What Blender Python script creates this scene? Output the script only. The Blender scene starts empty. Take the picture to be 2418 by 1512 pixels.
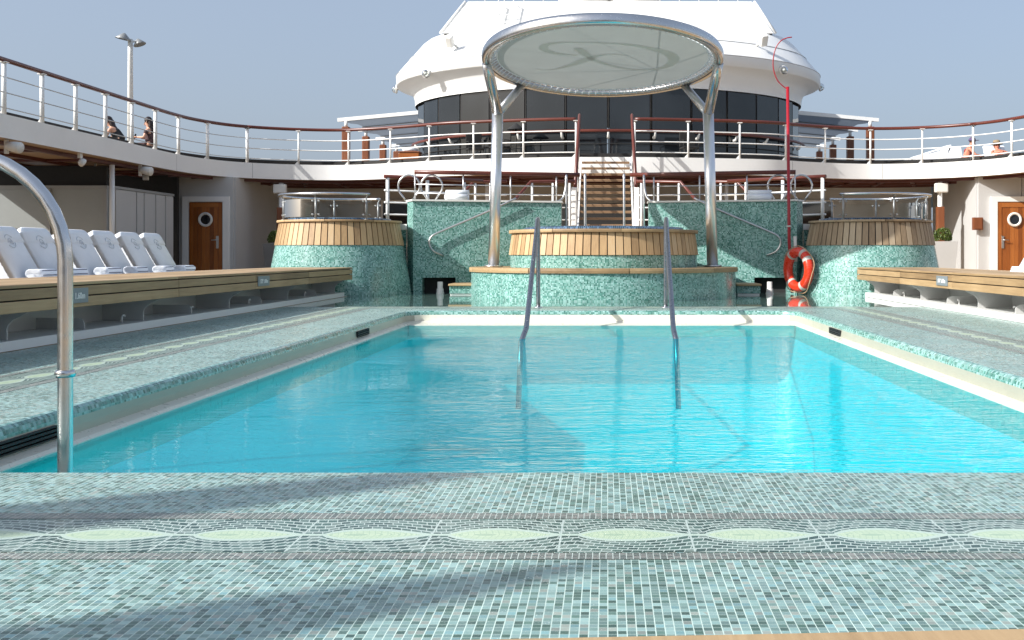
import bpy, bmesh, math, random
from math import sin, cos, pi, radians, sqrt, atan2
from mathutils import Vector, Matrix
random.seed(7)
SC = bpy.context.scene
COL = SC.collection

# ---------------------------------------------------------------- camera
EYE = 0.68
cam_d = bpy.data.cameras.new("camera"); cam = bpy.data.objects.new("camera", cam_d); COL.objects.link(cam)
cam.location = (0, 0, EYE); cam.rotation_euler = (radians(90), 0, 0)
cam_d.sensor_width = 36.0; cam_d.lens = 38.11
cam_d.shift_x = -225/2418.0; cam_d.shift_y = -156/2418.0
cam_d.clip_start = 0.05; cam_d.clip_end = 20000
SC.camera = cam
# ---------------------------------------------------------------- light
SUN = Vector((1.8, 1.0, -1.34)).normalized()          # travel direction of sunlight
w = bpy.data.worlds.new("World"); SC.world = w; w.use_nodes = True
wn = w.node_tree.nodes; wn.clear()
sky = wn.new("ShaderNodeTexSky"); sky.sky_type = 'NISHITA'; sky.sun_disc = False
sky.sun_elevation = math.asin(-SUN.z); sky.sun_rotation = atan2(-SUN.x, -SUN.y)
sky.altitude = 0; sky.air_density = 1.0; sky.dust_density = 5.0; sky.ozone_density = 3.0
bg = wn.new("ShaderNodeBackground"); bg.inputs[1].default_value = 0.148
wo = wn.new("ShaderNodeOutputWorld")
hz = wn.new("ShaderNodeMix"); hz.data_type = 'RGBA'; hz.inputs[0].default_value = 0.6      # pale even haze over the blue
hz.inputs[7].default_value = (2.12, 2.48, 3.05, 1); w.node_tree.links.new(sky.outputs[0], hz.inputs[6])
w.node_tree.links.new(hz.outputs[2], bg.inputs[0]); w.node_tree.links.new(bg.outputs[0], wo.inputs[0])
sl = bpy.data.lights.new("sun", 'SUN'); sl.energy = 4.6; sl.angle = radians(0.5); sl.color = (1.0, 0.972, 0.93)
so = bpy.data.objects.new("sun", sl); COL.objects.link(so)
so.rotation_euler = SUN.to_track_quat('-Z', 'Y').to_euler(); so.location = (-30, -24, 34)
SC.view_settings.view_transform = 'Standard'; SC.view_settings.look = 'None'
SC.view_settings.exposure = 0.55; SC.view_settings.gamma = 1.0; SC.view_settings.use_curve_mapping = False
SC.cycles.max_bounces = 10; SC.cycles.transparent_max_bounces = 12
SC.cycles.use_denoising = True
try: SC.cycles.denoiser = 'OPENIMAGEDENOISE'
except Exception: pass

# ---------------------------------------------------------------- node helpers
class E:
    def __init__(s, nt, sock): s.nt, s.s = nt, sock
    def _m(s, op, b=None, c=None):
        n = s.nt.nodes.new("ShaderNodeMath"); n.operation = op
        s.nt.links.new(s.s, n.inputs[0])
        for i, v in ((1, b), (2, c)):
            if v is None: continue
            if isinstance(v, E): s.nt.links.new(v.s, n.inputs[i])
            else: n.inputs[i].default_value = v
        return E(s.nt, n.outputs[0])
    def __add__(s, o): return s._m('ADD', o)
    def __sub__(s, o): return s._m('SUBTRACT', o)
    def __mul__(s, o): return s._m('MULTIPLY', o)
    def __truediv__(s, o): return s._m('DIVIDE', o)
    def abs(s): return s._m('ABSOLUTE')
    def floor(s): return s._m('FLOOR')
    def fract(s): return s._m('FRACT')
    def pow(s, o): return s._m('POWER', o)
    def lt(s, o): return s._m('LESS_THAN', o)
    def gt(s, o): return s._m('GREATER_THAN', o)
    def max(s, o): return s._m('MAXIMUM', o)
    def min(s, o): return s._m('MINIMUM', o)
    def sin(s): return s._m('SINE')
    def inv(s): return (s*-1.0)+1.0

def mixc(nt, fac, a, b):
    n = nt.nodes.new("ShaderNodeMix"); n.data_type = 'RGBA'
    if isinstance(fac, E): nt.links.new(fac.s, n.inputs[0])
    else: n.inputs[0].default_value = fac
    for i, v in ((6, a), (7, b)):
        if isinstance(v, tuple): n.inputs[i].default_value = (v + (1,))[:4]
        else: nt.links.new(v, n.inputs[i])
    return n.outputs[2]

def newmat(name):
    m = bpy.data.materials.new(name); m.use_nodes = True
    nt = m.node_tree; p = nt.nodes["Principled BSDF"]
    return m, nt, p

def uvxy(nt):
    u = nt.nodes.new("ShaderNodeUVMap"); s = nt.nodes.new("ShaderNodeSeparateXYZ")
    nt.links.new(u.outputs[0], s.inputs[0])
    return E(nt, s.outputs[0]), E(nt, s.outputs[1])

def comb(nt, x, y, z=None):
    c = nt.nodes.new("ShaderNodeCombineXYZ")
    for i, v in enumerate((x, y, z)):
        if isinstance(v, E): nt.links.new(v.s, c.inputs[i])
        elif v is not None: c.inputs[i].default_value = v
    return c.outputs[0]

def wnoise(nt, vec):
    n = nt.nodes.new("ShaderNodeTexWhiteNoise"); n.noise_dimensions = '3D'
    nt.links.new(vec, n.inputs['Vector']); return E(nt, n.outputs['Value'])

def noise(nt, scale, detail=3, vec=None, rough=0.5, coord='Object', stretch=None):
    n = nt.nodes.new("ShaderNodeTexNoise"); n.inputs['Scale'].default_value = scale
    n.inputs['Detail'].default_value = detail; n.inputs['Roughness'].default_value = rough
    if vec is None:
        t = nt.nodes.new("ShaderNodeTexCoord"); vec = t.outputs[coord]
    if stretch:
        mp = nt.nodes.new("ShaderNodeMapping"); mp.inputs['Scale'].default_value = stretch
        nt.links.new(vec, mp.inputs['Vector']); vec = mp.outputs[0]
    nt.links.new(vec, n.inputs['Vector'])
    return E(nt, n.outputs['Fac'])

def ramp(nt, fac, stops, const=False):
    r = nt.nodes.new("ShaderNodeValToRGB"); cr = r.color_ramp
    if const: cr.interpolation = 'CONSTANT'
    while len(cr.elements) < len(stops): cr.elements.new(0.5)
    for e, (p, c) in zip(cr.elements, stops):
        e.position = p; e.color = (c + (1,))[:4]
    nt.links.new(fac.s, r.inputs[0]); return r.outputs[0]

def bump(nt, p, h, strength, dist=0.01):
    b = nt.nodes.new("ShaderNodeBump"); b.inputs['Strength'].default_value = strength
    b.inputs['Distance'].default_value = dist
    nt.links.new(h.s, b.inputs['Height']); nt.links.new(b.outputs[0], p.inputs['Normal'])

def paint(name, col, rough=0.4, var=0.06, scale=2.0, metal=0.0, coat=0.0, bmp=0.0, spec=0.5):
    m, nt, p = newmat(name)
    n = noise(nt, scale, 5); n2 = noise(nt, scale*9, 3)
    f = (n*0.7+n2*0.3)
    lo = tuple(c*(1-var*1.6) for c in col); hi = tuple(min(1, c*(1+var)) for c in col)
    nt.links.new(ramp(nt, f, [(0.3, lo), (0.7, hi)]), p.inputs['Base Color'])
    rr = (n2*0.25+(rough-0.12)).max(0.02); nt.links.new(rr.s, p.inputs['Roughness'])
    p.inputs['Metallic'].default_value = metal; p.inputs['Coat Weight'].default_value = coat
    p.inputs['Specular IOR Level'].default_value = spec
    if bmp: bump(nt, p, n2, bmp, 0.004)
    return m

def mosaic(name, stops, grout, pitch, gx=0.10, gy=0.06, rough=0.3, coat=0.0, py=None, wob=0.0, bmp=0.35):
    m, nt, p = newmat(name); u, v = uvxy(nt); py = py or pitch
    if wob:
        t = nt.nodes.new("ShaderNodeTexCoord")
        u = u + (noise(nt, 9, 2, t.outputs['UV'])-0.5)*wob; v = v + (noise(nt, 8, 2, t.outputs['UV'], 0.4)-0.5)*wob
    a, b = u/pitch, v/py
    st = noise(nt, 2.2, 4); r1 = wnoise(nt, comb(nt, a.floor(), b.floor(), 0.0)); r2 = wnoise(nt, comb(nt, a.floor(), b.floor(), 3.7))
    big = noise(nt, 1.3, 3)
    key = (r1*0.93 + (big-0.5)*0.12).max(0.0).min(0.999)
    col = ramp(nt, key, stops, True)
    hs = nt.nodes.new("ShaderNodeHueSaturation"); nt.links.new(col, hs.inputs['Color']); hs.inputs['Saturation'].default_value = 1.12
    nt.links.new(((r2*0.44+0.60) + st*0.34).s, hs.inputs['Value']); nt.links.new((r1*0.03+0.485).s, hs.inputs['Hue'])
    g = a.fract().lt(gx).max(b.fract().lt(gy))
    gv = ramp(nt, noise(nt, 5.0, 4), [(.3, tuple(c*.72 for c in grout)), (.6, grout)])
    nt.links.new(mixc(nt, g, hs.outputs[0], gv), p.inputs['Base Color'])
    nt.links.new((r2*0.14 + g*0.3 + (st-0.5)*0.35 + rough).max(0.05).s, p.inputs['Roughness'])
    p.inputs['Coat Weight'].default_value = coat; p.inputs['Coat Roughness'].default_value = 0.03
    h = g.inv()*1.0 + (r2-0.5)*0.5
    if bmp: bump(nt, p, h, bmp, 0.0025)
    return m

M = {}
LT = [(0.0, (.06, .11, .092)), (.12, (.10, .17, .148)), (.27, (.155, .24, .22)), (.45, (.21, .32, .30)),
      (.66, (.265, .385, .36)), (.80, (.26, .30, .265)), (.87, (.19, .33, .325)), (.94, (.31, .42, .385))]
M['floor'] = mosaic("floor_mosaic", LT, (.54, .68, .62), .0173, .115, .055, .24)
M['floor_wet'] = mosaic("wet_floor_mosaic", [(p, (c[0]*.55, c[1]*.72, c[2]*.68)) for p, c in LT], (.35, .5, .45), .0173, .085, .05, .2, coat=1.0)
M['darkrow'] = mosaic("dark_row_mosaic", [(0, (.08, .095, .085)), (.4, (.13, .14, .125)), (.7, (.185, .18, .165))], (.46, .53, .49), .0152, .13, .10, .25, py=.0122)
WT = [(0.0, (.05, .16, .14)), (.14, (.09, .23, .205)), (.30, (.17, .325, .29)), (.52, (.25, .415, .38)), (.78, (.315, .48, .445)), (.95, (.37, .535, .50))]
M['wallmos'] = mosaic("teal_wall_mosaic", WT, (.28, .44, .40), .0205, .08, .08, .18, coat=.1, bmp=0)

def motif():
    m, nt, p = newmat("leaf_band_mosaic"); u, v = uvxy(nt)          # u along the band in metres, v across 0..0.30
    cu = u/0.312; a = cu.fract(); b = v/0.30 - 0.5
    vr = wnoise(nt, comb(nt, cu.floor(), 2.0, 5.0)); a0 = (vr-0.5)*0.05; s = ((a-0.15+a0)/(a0+0.85)).max(0.0)
    t = s.pow(0.75)*(s.inv().max(0.0)).pow(1.15)*((vr*0.08)+0.56)
    ab = b.abs(); inside = ab.lt(t - 0.012); edge = (ab-t).abs().lt(0.03)
    q = ((ab-t)/((t*-1.0)+0.5)).max(0.0)
    up = b.gt(0.0)
    q = (q + (a*6.28+up*1.2).sin()*0.06).max(0.0)
    row = (q*5.0).floor(); fr = (q*5.0).fract()
    al = cu*13.0 + row*0.43 + b*5.0*(up-0.5); fa = al.fract()
    g = fr.lt(0.25).max(fa.lt(0.10)).max(a.lt(0.014))
    rnd = wnoise(nt, comb(nt, al.floor(), row, up))
    dark = ramp(nt, rnd, [(0, (.03, .07, .056)), (.3, (.06, .12, .098)), (.6, (.10, .165, .14)), (.85, (.16, .22, .19))], True)
    c = mixc(nt, g, dark, (.44, .53, .49))
    rr = ((a-0.42)*1.0).pow(2.0)*2.0 + b.pow(2.0)*14.0
    mint = ramp(nt, ((rr*14.0).fract().lt(0.22)).max((al*1.6).fract().lt(0.12)), [(0, (.46, .57, .40)), (1, (.33, .45, .32))], True)
    c = mixc(nt, inside, c, mint); c = mixc(nt, edge, c, (.44, .55, .47))
    nt.links.new(c, p.inputs['Base Color']); p.inputs['Roughness'].default_value = 0.28
    bump(nt, p, g.inv(), 0.3, 0.002)
    return m
M['motif'] = motif()

def teak(name, cols, rough=0.55, grain=(3, 60, 60), axis=0):
    m, nt, p = newmat(name)
    gi = nt.nodes.new("ShaderNodeNewGeometry"); r = E(nt, gi.outputs['Random Per Island'])
    st = [0, 0, 0]; st[axis] = 2.0; st = [x if x else 40.0 for x in st]
    t = nt.nodes.new("ShaderNodeTexCoord")
    n = noise(nt, 1.0, 5, t.outputs['Object'], 0.6, stretch=st); big = noise(nt, 1.6, 4, t.outputs['Object'])
    f = (n*0.45 + r*0.42 + big*0.35 - 0.12)
    nt.links.new(ramp(nt, f, list(zip((0.2, 0.45, 0.62, 0.85), cols))), p.inputs['Base Color'])
    p.inputs['Roughness'].default_value = rough; bump(nt, p, n, 0.25, 0.003)
    return m
TK = [(.20, .125, .06), (.36, .24, .12), (.46, .32, .17), (.52, .40, .25)]
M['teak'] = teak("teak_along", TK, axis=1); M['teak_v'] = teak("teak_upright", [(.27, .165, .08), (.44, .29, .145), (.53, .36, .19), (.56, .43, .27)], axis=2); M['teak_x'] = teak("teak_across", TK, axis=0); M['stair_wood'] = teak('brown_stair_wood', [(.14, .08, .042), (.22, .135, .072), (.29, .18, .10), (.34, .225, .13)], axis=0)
M['teak_shaded'] = teak("shaded_teak", [(.17, .12, .07), (.27, .20, .125), (.34, .265, .175), (.40, .33, .24)], axis=2)  # greyer copy of the upright tub teak, shade put into the colour
M['post_wood'] = teak("reddish_post_wood", [(.09, .025, .01), (.16, .05, .018), (.22, .075, .03), (.27, .11, .05)], axis=2, rough=.4)
M['door_wood'] = teak("varnished_door_wood", [(.17, .048, .011), (.26, .078, .016), (.35, .115, .025), (.42, .155, .038)], axis=2, rough=.3)
M['rail_wood'] = teak("dark_red_rail_wood", [(.055, .012, .008), (.09, .02, .012), (.13, .03, .018), (.16, .04, .025)], axis=1, rough=.35)
M['deck_grey'] = teak('greyed_deck_planks', [(.20, .175, .145), (.28, .25, .215), (.33, .30, .26), (.38, .35, .31)], axis=1)
M['caulk'] = paint("black_caulk", (.012, .011, .010), .7)
M['white'] = paint("white_ship_paint", (.80, .80, .78), .35, .025, 1.2)
M['white2'] = paint("white_fabric", (.77, .80, .84), .85, .03, 6, bmp=.3)
M['grey_wall'] = paint("pale_grey_wall_paint", (.50, .50, .49), .45, .03); M['screen'] = paint('grey_screen_panel', (.30, .32, .315), .4, .03)
M['pool_white'] = paint("pool_gelcoat", (.70, .69, .58), .3, .03)
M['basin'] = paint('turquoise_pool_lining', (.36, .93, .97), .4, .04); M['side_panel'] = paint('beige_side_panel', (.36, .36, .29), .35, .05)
M['ledge'] = paint("pool_ledge_gelcoat", (.62, .61, .52), .3, .03)
M['grey'] = paint("grey_paint", (.30, .31, .31), .5, .06)
M['plate'] = paint("grey_sign_plate", (.20, .23, .25), .4, .04)
M['dark'] = paint("painted_darkness", (.012, .012, .012), .7)  # flat black standing in for unlit depths
M['brown_soffit'] = teak("soffit_slats", [(.20, .12, .065), (.30, .19, .105), (.38, .25, .14), (.44, .31, .19)], axis=0, rough=.5)
M['soffit_dark'] = paint("dark_red_beam", (.09, .022, .016), .45)
M['steel'] = paint("polished_steel", (.62, .62, .62), .22, .04, 3, metal=1.0)
M['tubliner'] = mosaic('blue_tub_tiles', [(0, (.015, .03, .06)), (.5, (.035, .07, .12)), (.8, (.09, .15, .22))], (.2, .3, .4), .03, .1, .1, .15)
M['dark_steel'] = paint('dark_steel', (.30, .31, .34), .3, .05, 5, metal=1.0)  # steel darkened in place of dark reflections on the far pool rails
M['satin'] = paint("satin_steel", (.60, .60, .60), .36, .05, 5, metal=1.0)
M['bright_steel'] = paint('bright_steel', (.84, .84, .84), .34, .04, 5, metal=1.0)
M['red'] = paint("red_pole_paint", (.32, .008, .018), .35, .05)
M['buoy'] = paint("lifebuoy_red", (.66, .040, .012), .28, .06, 4, coat=.4)
M['buoy_band'] = paint("reflective_band", (.50, .48, .44), .5)
M['rope'] = paint("rope", (.45, .30, .18), .8)
M['canvas'] = None
M['skin'] = paint("skin", (.56, .31, .21), .5, .06, 8); M['skin2'] = paint("sunburnt_skin", (.55, .22, .14), .5, .06, 8)
M['hair'] = paint("dark_hair", (.018, .009, .008), .45, .2, 30); M['hair2'] = paint("brown_hair", (.10, .045, .02), .5, .2, 30)
M['black_cloth'] = paint("black_cloth", (.015, .015, .016), .8, .3, 9); M['pat_cloth'] = paint("patterned_cloth", (.07, .035, .035), .8, .8, 14)
M['red_cloth'] = paint("red_cloth", (.30, .03, .035), .8, .2, 9); M['hat'] = paint("straw_hat", (.26, .19, .11), .8, .1, 20)
M['cap'] = paint("purple_cap", (.09, .06, .14), .8)
M['navy'] = paint("navy_stripe", (.015, .02, .07), .8); M['thread'] = paint("grey_thread", (.60, .63, .66), .8)
M['lamp'] = paint("grey_lamp_metal", (.28, .29, .29), .4, .05, metal=.4)
M['pale'] = paint("off_white_plastic", (.70, .69, .65), .45, .03)
M['planter'] = paint("grey_planter", (.13, .135, .14), .5)
M['foliage'] = paint("box_leaves", (.075, .115, .012), .55, .55, 14)
M['sail'] = paint("grey_blue_sail", (.40, .46, .52), .8, .06, 1.5)

def mk_canvas(name, col, tr):
    m, nt, p = newmat(name); nt.nodes.remove(p); out = nt.nodes["Material Output"]
    d = nt.nodes.new("ShaderNodeBsdfDiffuse"); t = nt.nodes.new("ShaderNodeBsdfTranslucent"); x = nt.nodes.new("ShaderNodeMixShader")
    n = noise(nt, 3, 3); c = ramp(nt, n, [(.3, tuple(k*.94 for k in col)), (.7, col)])
    nt.links.new(c, d.inputs[0]); nt.links.new(c, t.inputs[0]); x.inputs[0].default_value = tr
    nt.links.new(d.outputs[0], x.inputs[1]); nt.links.new(t.outputs[0], x.inputs[2]); nt.links.new(x.outputs[0], out.inputs[0])
    return m
M['canvas'] = mk_canvas("canopy_canvas", (.52, .54, .52), .21); M['canvas2'] = mk_canvas("canopy_emblem_canvas", (.70, .72, .70), .13)
M['sail'] = mk_canvas("grey_blue_sail", (.33, .39, .47), .2)

def mk_glass(name, tint, rough=.0):
    m, nt, p = newmat(name); nt.nodes.remove(p); out = nt.nodes["Material Output"]
    f = nt.nodes.new("ShaderNodeFresnel"); f.inputs[0].default_value = 1.45
    t = nt.nodes.new("ShaderNodeBsdfTransparent"); t.inputs[0].default_value = tint + (1,)
    g = nt.nodes.new("ShaderNodeBsdfGlossy"); g.inputs['Roughness'].default_value = rough
    x = nt.nodes.new("ShaderNodeMixShader")
    nt.links.new(f.outputs[0], x.inputs[0]); nt.links.new(t.outputs[0], x.inputs[1]); nt.links.new(g.outputs[0], x.inputs[2]); nt.links.new(x.outputs[0], out.inputs[0])
    return m
M['clear'] = mk_glass("clear_glass", (.86, .89, .89))
def dark_glass():
    m, nt, p = newmat("tinted_window_glass")
    n = noise(nt, .5, 2); nt.links.new(ramp(nt, n, [(.35, (.008, .010, .012)), (.7, (.022, .026, .03))]), p.inputs['Base Color'])
    p.inputs['Roughness'].default_value = .04; p.inputs['IOR'].default_value = 1.6
    bump(nt, p, noise(nt, .35, 1), .08, .05)
    return m
M['glass'] = dark_glass()

def mk_water(name, deep, pale, scale, amp, tr):
    m, nt, p = newmat(name); nt.nodes.remove(p); out = nt.nodes["Material Output"]
    tc = nt.nodes.new("ShaderNodeTexCoord")
    n1 = noise(nt, 2.2*scale, 2, tc.outputs['Object'], .5, stretch=(.8, 1.5, 1)); n2 = noise(nt, 7*scale, 3, tc.outputs['Object'], .6, stretch=(.6, 1.9, 1)); n3 = noise(nt, 22*scale, 2, tc.outputs['Object'], .5, stretch=(.6, 1.6, 1))
    msk = noise(nt, .45, 2, tc.outputs['Object']); sx = nt.nodes.new("ShaderNodeSeparateXYZ"); nt.links.new(tc.outputs['Object'], sx.inputs[0])
    k = ((E(nt, sx.outputs[0])*.38 + E(nt, sx.outputs[1])*.05 + (msk-0.5)*1.3 + .34)).max(.06).min(1.0)
    h = (n1*.30 + n2*.26 + n3*.05)*k
    b = nt.nodes.new("ShaderNodeBump"); b.inputs['Strength'].default_value = 1.0; b.inputs['Distance'].default_value = amp
    nt.links.new(h.s, b.inputs['Height'])
    f = nt.nodes.new("ShaderNodeFresnel"); f.inputs[0].default_value = 1.33; nt.links.new(b.outputs[0], f.inputs['Normal'])
    gl = nt.nodes.new("ShaderNodeBsdfGlossy"); gl.inputs['Roughness'].default_value = .015; nt.links.new(b.outputs[0], gl.inputs['Normal'])
    d = nt.nodes.new("ShaderNodeBsdfDiffuse"); c = ramp(nt, n1*.5+n2*.5, [(.35, deep), (.65, pale)])
    nt.links.new(c, d.inputs[0])
    t = nt.nodes.new("ShaderNodeBsdfTransparent"); t.inputs[0].default_value = (.22, .96, 1.0, 1)
    x0 = nt.nodes.new("ShaderNodeMixShader"); x0.inputs[0].default_value = tr
    nt.links.new(d.outputs[0], x0.inputs[1]); nt.links.new(t.outputs[0], x0.inputs[2])
    x = nt.nodes.new("ShaderNodeMixShader"); nt.links.new((E(nt, f.outputs[0])*.64).s, x.inputs[0]); nt.links.new(x0.outputs[0], x.inputs[1]); nt.links.new(gl.outputs[0], x.inputs[2])
    nt.links.new(x.outputs[0], out.inputs[0]); return m
M['water'] = mk_water("pool_water", (.0, .36, .49), (.0, .52, .66), 1.0, .125, .84)
M['tubwater'] = mk_water("tub_water", (.02, .12, .22), (.10, .30, .42), 2.0, .05, .2)
def mk_sea():
    m, nt, p = newmat("sea"); p.inputs['Base Color'].default_value = (.02, .06, .09, 1); p.inputs['Roughness'].default_value = .15
    bump(nt, p, noise(nt, .2, 4), .5, .6); return m
M['sea'] = mk_sea()

# ---------------------------------------------------------------- mesh helpers
class MB:
    def __init__(s): s.v, s.f, s.uv, s.sm = [], [], [], []
    def add(s, vs, fs, uvs=None, smooth=False):
        o = len(s.v); s.v += [tuple(x) for x in vs]
        for i, f in enumerate(fs):
            s.f.append([o+k for k in f]); s.uv.append(uvs[i] if uvs else None); s.sm.append(smooth)
        return s
    def box(s, x0, x1, y0, y1, z0, z1):
        vs = [(x, y, z) for z in (z0, z1) for y in (y0, y1) for x in (x0, x1)]
        return s.add(vs, [(0, 2, 3, 1), (4, 5, 7, 6), (0, 1, 5, 4), (2, 6, 7, 3), (0, 4, 6, 2), (1, 3, 7, 5)])
    def bbox(s, c, size, b=.01, rot=None):
        # chamfered box
        hx, hy, hz = size[0]/2, size[1]/2, size[2]/2; b = min(b, hx*.9, hy*.9, hz*.9)
        bm = bmesh.new(); bmesh.ops.create_cube(bm, size=1.0)
        for v in bm.verts: v.co = Vector((v.co.x*2*hx, v.co.y*2*hy, v.co.z*2*hz))
        bmesh.ops.bevel(bm, geom=list(bm.edges), offset=b, segments=2, affect='EDGES', profile=.5)
        R = rot if rot else Matrix.Identity(3)
        bm.verts.index_update(); vs = [R @ v.co + Vector(c) for v in bm.verts]; fs = [[v.index for v in f.verts] for f in bm.faces]
        bm.free(); return s.add(vs, fs)
    def obox(s, c, size, rot):
        hx, hy, hz = [k/2 for k in size]
        vs = [rot @ Vector((x, y, z)) + Vector(c) for z in (-hz, hz) for y in (-hy, hy) for x in (-hx, hx)]
        return s.add(vs, [(0, 2, 3, 1), (4, 5, 7, 6), (0, 1, 5, 4), (2, 6, 7, 3), (0, 4, 6, 2), (1, 3, 7, 5)])
    def tube(s, pts, r, n=10, closed=False, caps=True, flat=1.0):
        P = [Vector(p) for p in pts]; N = len(P); rs = r if isinstance(r, (list, tuple)) else [r]*N
        T = []
        for i in range(N):
            a = P[(i-1) % N] if (closed or i > 0) else P[i]; b = P[(i+1) % N] if (closed or i < N-1) else P[i]
            T.append((b-a).normalized())
        up = Vector((0, 0, 1)) if abs(T[0].z) < .95 else Vector((1, 0, 0))
        nx = T[0].cross(up).normalized(); vs = []; L = 0; Ls = []
        for i in range(N):
            if i: L += (P[i]-P[i-1]).length
            Ls.append(L)
            nx = (nx - T[i]*nx.dot(T[i])).normalized(); ny = T[i].cross(nx)
            for k in range(n):
                a = 2*pi*k/n; vs.append(P[i] + (nx*cos(a) + ny*sin(a)*flat)*rs[i])
        fs = []
        for i in range(N if closed else N-1):
            j = (i+1) % N
            for k in range(n):
                l = (k+1) % n; fs.append((i*n+k, i*n+l, j*n+l, j*n+k))
        s.add(vs, fs, None, True)
        if caps and not closed:
            o = len(s.v)-len(vs)
            s.f.append([o+k for k in range(n)][::-1]); s.uv.append(None); s.sm.append(False)
            s.f.append([o+(N-1)*n+k for k in range(n)]); s.uv.append(None); s.sm.append(False)
        return s
    def cyl(s, a, b, r, n=16, r2=None): return s.tube([a, b], [r, r if r2 is None else r2], n)
    def lathe(s, prof, c, n=48, a0=0, a1=2*pi, sx=1, sy=1, smooth=True, uvr=None):
        full = abs(a1-a0-2*pi) < 1e-6; m = n if full else n+1; vs = []; L = [0]
        for i in range(1, len(prof)): L.append(L[-1]+sqrt((prof[i][0]-prof[i-1][0])**2+(prof[i][1]-prof[i-1][1])**2))
        R = uvr or max(p[0] for p in prof)
        for (r, z) in prof:
            for k in range(m):
                a = a0+(a1-a0)*k/n; vs.append((c[0]+r*cos(a)*sx, c[1]+r*sin(a)*sy, c[2]+z))
        fs, us = [], []
        for i in range(len(prof)-1):
            for k in range(n):
                l = (k+1) % m; fs.append((i*m+k, i*m+l, (i+1)*m+l, (i+1)*m+k))
                u0, u1 = (a0+(a1-a0)*k/n)*R, (a0+(a1-a0)*(k+1)/n)*R
                us.append([(u0, L[i]), (u1, L[i]), (u1, L[i+1]), (u0, L[i+1])])
        return s.add(vs, fs, us, smooth)
    def prism(s, poly, z0, z1):       # poly in xy
        n = len(poly); vs = [(x, y, z0) for x, y in poly]+[(x, y, z1) for x, y in poly]
        fs = [tuple(range(n))[::-1], tuple(range(n, 2*n))]+[(i, (i+1) % n, n+(i+1) % n, n+i) for i in range(n)]
        return s.add(vs, fs)
    def prism_y(s, poly, y0, y1):     # poly in xz
        n = len(poly); vs = [(x, y0, z) for x, z in poly]+[(x, y1, z) for x, z in poly]
        fs = [tuple(range(n)), tuple(range(n, 2*n))[::-1]]+[(i, n+i, n+(i+1) % n, (i+1) % n) for i in range(n)]
        return s.add(vs, fs)
    def sphere(s, c, r, n=16, m=10, sc=(1, 1, 1)):
        prof = [(sin(pi*i/m)*r, -cos(pi*i/m)*r*sc[2]) for i in range(m+1)]
        return s.lathe(prof, c, n, sx=sc[0], sy=sc[1])
    def strip(s, A, B, smooth=False):   # ribbon between two equal-length polylines
        n = len(A); L = 0; us = []; fs = []
        for i in range(n-1):
            l = (Vector(A[i+1])-Vector(A[i])).length; h = (Vector(B[i])-Vector(A[i])).length
            fs.append((i, i+1, n+i+1, n+i)); us.append([(L, 0), (L+l, 0), (L+l, h), (L, h)]); L += l
        return s.add(list(A)+list(B), fs, us, smooth)

WL = {}
def link(o): COL.objects.link(o); return o
def build(name, mb, mat, parent=None, label=None, loc=None, sharp=True):
    off = Vector(loc) if loc is not None else (WL[parent.name] if parent else Vector((0, 0, 0)))
    me = bpy.data.meshes.new(name)
    me.from_pydata([Vector(v)-off for v in mb.v], [], mb.f); me.validate(verbose=False)
    mats = mat if isinstance(mat, (list, tuple)) else [mat]
    for m in mats: me.materials.append(m)
    uvl = me.uv_layers.new(name="UVMap")
    if len(me.polygons) == len(mb.f):
        for pl, u, sm in zip(me.polygons, mb.uv, mb.sm):
            pl.use_smooth = sm
            if u and len(u) == pl.loop_total:
                for li, c in zip(pl.loop_indices, u): uvl.data[li].uv = c
            else:
                nrm = pl.normal; ax = max(range(3), key=lambda k: abs(nrm[k]))
                for li in pl.loop_indices:
                    co = Vector(mb.v[me.loops[li].vertex_index])
                    uvl.data[li].uv = (co.y, co.z) if ax == 0 else ((co.x, co.z) if ax == 1 else (co.x, co.y))
    o = link(bpy.data.objects.new(name, me))
    if parent: o.parent = parent
    if loc is not None and not parent: o.location = loc
    WL[o.name] = off
    if label: o['label'] = label
    return o
def thing(name, label, cat, loc=(0, 0, 0), group=None):
    o = link(bpy.data.objects.new(name, None)); o.empty_display_size = .2; o.location = loc
    o['label'] = label; o['category'] = cat
    if group: o['group'] = group
    WL[o.name] = Vector(loc); return o
def solo(name, mb, mat, label, cat, loc=None, group=None):
    if loc is None:
        xs = [v[0] for v in mb.v]; ys = [v[1] for v in mb.v]; zs = [v[2] for v in mb.v]
        loc = ((min(xs)+max(xs))/2, (min(ys)+max(ys))/2, min(zs))
    o = build(name, mb, mat, None, label, loc); o['category'] = cat
    if group: o['group'] = group
    return o
def struct(name, mb, mat, label=None):
    o = build(name, mb, mat); o['kind'] = 'structure'
    o['label'] = label or name.replace('_', ' ')
    return o
def dup(o, parent=None, loc=None, rotz=None, label=None, scale=None):
    c = o.copy(); COL.objects.link(c)
    if parent: c.parent = parent
    if loc is not None: c.location = loc
    if rotz is not None: c.rotation_euler = (0, 0, rotz)
    if scale is not None: c.scale = scale
    if label: c['label'] = label
    for ch in list(o.children): dup(ch, c)
    return c
def spline(pts, per=10, closed=False):
    P = [Vector(p) for p in pts]; n = len(P); out = []
    for i in range(n if closed else n-1):
        p1, p2 = P[i], P[(i+1) % n]; p0 = P[(i-1) % n] if closed or i else p1*2-p2; p3 = P[(i+2) % n] if closed or i+2 < n else p2*2-p1
        for k in range(per):
            t = k/per
            out.append(.5*((2*p1)+(p2-p0)*t+(2*p0-5*p1+4*p2-p3)*t*t+(3*p1-p0-3*p2+p3)*t**3))
    if not closed: out.append(P[-1])
    return out
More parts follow.
